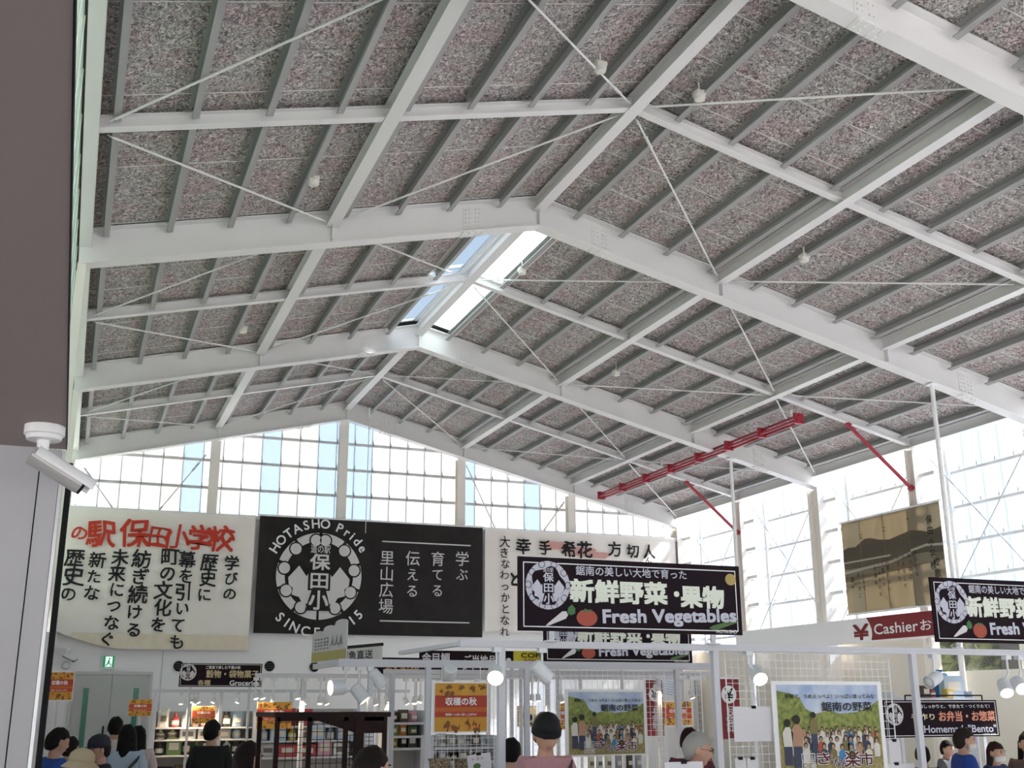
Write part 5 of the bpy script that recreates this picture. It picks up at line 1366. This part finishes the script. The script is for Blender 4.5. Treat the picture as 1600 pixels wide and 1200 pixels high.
_cloth = {(k, p): cloth_template(k, p) for k in ('tee', 'long') for p in ('down', 'fwd')}
_trs = cloth_template('trousers', 'down')
_pm = {}
def full_body(pose, tilt, turn):
    """body and head as one mesh; the head tilts and turns on the neck"""
    k = (pose, tilt, turn)
    if k not in _pm:
        me = _body[pose].copy(); hm = head_mb()
        R_ = Matrix.Rotation(turn, 4, 'Z') @ Matrix.Rotation(tilt, 4, 'X')
        hmesh = hm.mesh('h', [SKIN, EYE, LIP])
        hmesh.transform(Matrix.Translation(HC) @ R_)
        bm = bmesh.new(); bm.from_mesh(me)
        for f in bm.faces: f.material_index = 0
        bm.from_mesh(hmesh)
        for f in bm.faces: f.smooth = True
        out = bpy.data.meshes.new('body'); bm.to_mesh(out); bm.free(); bpy.data.meshes.remove(me); bpy.data.meshes.remove(hmesh)
        for m_ in (SKIN, EYE, LIP): out.materials.append(m_)
        _pm[k] = out
    return _pm[k]
def withmat(me, m_):
    c = me.copy(); c.materials.clear(); c.materials.append(m_); c.polygons.foreach_set('material_index', [0]*len(c.polygons)); return c
def person(label, px, top, Y, face, shirt, hair='short', hairc=(.012, .010, .010), pose='down', sleeve='tee', tilt=0, turn=0, hat=None, hatc=None, mask=None, glasses=False, strap=None, legs=(.06, .06, .08), extra=.125):
    p = at(px, top, Y); hgt = p.z; s = hgt/(1.578+extra)
    root = thing('person', label, 'person', (p.x, Y, 0), math.radians(face)); root.scale = (s, s, s)
    link('body', full_body(pose, tilt, turn), root)
    key = 'shirt_%d_%d_%d' % tuple(int(c*999) for c in shirt)
    sm = mat(key, shirt, .85, noise=(30, .3, tuple(c*.85 for c in shirt)))
    link('shirt', withmat(_cloth[(sleeve, pose)], sm), root)
    link('trousers', withmat(_trs, mat('trousers_%d_%d_%d' % tuple(int(c*999) for c in legs), legs, .85)), root)
    for sd_ in (-1, 1): MB().sphere((sd_*.105, -.065, .035), (.052, .135, .045), 14, 8).build('shoe', SHOE, root)
    R_ = Matrix.Translation(HC) @ Matrix.Rotation(turn, 4, 'Z') @ Matrix.Rotation(tilt, 4, 'X')
    def onhead(nm, mb, m_, smooth=True):
        me = mb.mesh(nm, m_); me.transform(R_)
        if smooth: me.shade_smooth()
        return link(nm, me, root)
    onhead('hair', hair_mb(hair), mat('hair_%d' % int(sum(hairc)*9999), tuple(c*.45 for c in hairc) if sum(hairc) < .5 else hairc, .7, bump=.6, spec=.15))
    if hat:
        d_, b_ = cap_mb(hat); hm_ = mat('hat_%d_%d' % (int(sum(hatc)*999), int(hatc[0]*999)), hatc, .8)
        h_ = onhead({'cap': 'cap', 'knit': 'knit_cap'}.get(hat, 'sun_hat'), d_, hm_); br = onhead('brim', b_, hm_, False); br.parent = h_
    if mask:
        mb = MB(); base = MB().sphere((0, 0, 0), 1, 20, 14); vs = [(x*.071, min(y, -.05)*.098-.012*math.exp(-((x/.3)**2)), z*.048-.050) for x, y, z in base.v]; mb.add(vs, base.f)
        onhead('face_mask', mb, mat('mask_%d' % int(sum(mask)*99), mask, .9))
    if glasses:
        mb = MB()
        for sd_ in (-1, 1):
            for i in range(12):
                a, b = 2*PI*i/12, 2*PI*(i+1)/12; mb.tube((sd_*.032+.022*math.cos(a), -.098, .005+.016*math.sin(a)), (sd_*.032+.022*math.cos(b), -.098, .005+.016*math.sin(b)), .002, n=4)
            mb.tube((sd_*.054, -.098, .008), (sd_*.079, .0, .01), .002, n=4)
        onhead('glasses', mb, BLACK, False)
    if strap:
        mb = MB(); pts = []
        for i in range(25):
            t = 2*PI*i/24; pts.append(Vector((.175*math.cos(t)*.98, -.152*math.sin(t)*1.0, 1.20+.215*math.cos(t)*strap)))
        for a, b in zip(pts, pts[1:]):
            d_ = (b-a); mb.obox((a+b)/2, d_/2*1.08, Vector((0, 0, .020)), d_.cross(Vector((0, 0, 1))).normalized()*.003)
        mb.build('bag_strap', mat('strap_dark', (.02, .018, .018), .7), root)
    return root
person('person in a bright blue polo shirt beside the folded black gate', 90, 1136, 10.6, 115, (.02, .07, .30), tilt=.2, hairc=(.02, .015, .012), pose='fwd')
person('dark-haired person mostly hidden behind the blue polo shirt', 111, 1150, 12.2, 150, (.20, .12, .14), hairc=(.03, .02, .018))
person('person in a beige brimmed sun hat and dusky top', 126, 1168, 9.6, 70, (.16, .09, .10), hat='bucket', hatc=(.42, .33, .20), extra=.15, hair='long', tilt=.1)
person('person in a dark navy cap and navy tee looking aside', 160, 1146, 11.2, -75, (.014, .014, .022), hat='cap', hatc=(.016, .018, .026), extra=.15, tilt=.12)
person('dark-haired person in white standing before the double door', 182, 1119, 14.2, 175, (.55, .52, .50))
person('long-haired woman in a light blue shirt with a dark shoulder strap', 200, 1131, 12.0, 165, (.34, .42, .50), hair='long', sleeve='long', strap=-1, turn=.3)
person('woman in a pale pink top standing behind the light blue shirt', 217, 1133, 13.2, 170, (.50, .42, .42), hair='long')
person('man in a black tee seen from behind at the grocery shelves', 333, 1124, 12.2, 168, (.006, .006, .006), turn=-.4)
person('woman with long dark brown hair beside the dark brown cabinet', 388, 1157, 7.8, 150, (.05, .035, .035), hair='long', hairc=(.025, .012, .012), turn=-.5)
person('person with dark hair in dark brown before the brown cabinet', 578, 1164, 5.7, 120, (.05, .025, .022), hairc=(.028, .016, .014))
person('person with black hair half hidden by a white stall post', 799, 1152, 8.8, 155, (.02, .025, .024))
person('man in a black knit cap and dusty pink tee with a crossbody strap', 852, 1111, 7.3, -8, (.40, .21, .23), hat='knit', hatc=(.004, .004, .005), extra=.15, tilt=.30, strap=1, pose='fwd')
person('person in a maroon top behind the grey-haired man', 1077, 1136, 8.6, 150, (.10, .02, .03), hairc=(.05, .012, .014))
person('grey-haired man with glasses and a face mask pulled under the chin', 1086, 1142, 7.0, 62, (.05, .05, .055), hairc=(.30, .29, .27), glasses=True, tilt=.15, pose='fwd')
person('dark-haired person in black behind the rightmost stall post', 1440, 1163, 9.4, 150, (.02, .02, .022))
person('dark-haired person tucked behind the man in the blue jacket', 1477, 1156, 11.2, 20, (.10, .10, .11))
person('man in a royal blue jacket turned aside under the lunch box sign', 1502, 1136, 8.7, 68, (.015, .05, .26), hairc=(.05, .035, .03), sleeve='long', mask=(.55, .53, .50), pose='fwd')
person('brown-haired woman in a white face mask under the lunch box sign', 1552, 1158, 9.0, 15, (.02, .03, .09), hair='long', hairc=(.06, .025, .02), mask=(.60, .58, .56))
person('person with dark hair in dark brown by the last warm lamps', 1604, 1141, 8.0, -30, (.06, .035, .03), hair='long')

# ================================================================== OUTSIDE
GRD = mat('pale_ground', (.50, .485, .47), .9, noise=(.6, .3, (.44, .43, .41)))
og = MB().box((-60, -40, -.3), (80, 90, -.13)).build('ground', GRD); tag(og, 'pale ground outside the hall', 'ground', kind='structure')
LEAF = mat('leaf_foliage', (.075, .095, .018), .7, noise=(1.5, .25, (.15, .155, .035)), trans=.3)
TLEAF = mat('tree_foliage', (.07, .10, .03), .7, noise=(1.5, .25, (.16, .19, .07)), trans=.3)
def shrub(label, c, r, n, nm='garden_shrub', group=None):
    rd = random.Random(int(c[0]*13+c[1]*7)); root = thing(nm, label, 'tree' if nm == 'garden_tree' else 'shrub', (c[0], c[1], -.13), group=group)
    mb = MB()
    for _ in range(n):
        a, b, q = rd.uniform(0, 2*PI), math.acos(rd.uniform(-1, 1)), rd.random()**.4
        p = Vector((r[0]*q*math.sin(b)*math.cos(a), r[1]*q*math.sin(b)*math.sin(a), c[2]+.13+r[2]*q*math.cos(b)))
        u = Vector((rd.uniform(-1, 1), rd.uniform(-1, 1), rd.uniform(-1, 1))).normalized(); v = u.orthogonal().normalized(); s = rd.uniform(.08, .16)*max(.6, min(r)/1.2)*(1.5 if nm == 'garden_shrub' else 1)
        mb.add([p-u*s, p+v*s*.5, p+u*s, p-v*s*.5], [(0, 1, 2, 3)])
    tag(mb.build('foliage', TLEAF if nm == 'garden_tree' else LEAF, root), kind='stuff')
    MB().tube((0, 0, 0), (0, 0, c[2]+.1), .10 if nm == 'garden_tree' else .05, .05 if nm == 'garden_tree' else .02, n=8).build('trunk', BROWN, root)
for k, y in enumerate((11.0, 13.2, 15.2, 17.4, 19.4)): shrub('green garden shrub outside the small low windows', (18.6+.5*(k % 2), y, 2.2), (1.2, 1.7, 2.3), 5200, group='shrubs beyond the low windows')
for k, y in enumerate((8.0, 12.5, 17.5, 22.5)): shrub('leafy tree outside the greenish glazing above the annex', (-7.0-.8*(k % 2), y, 5.0), (2.6, 2.9, 3.4), 2600, 'garden_tree', 'trees beyond the annex')
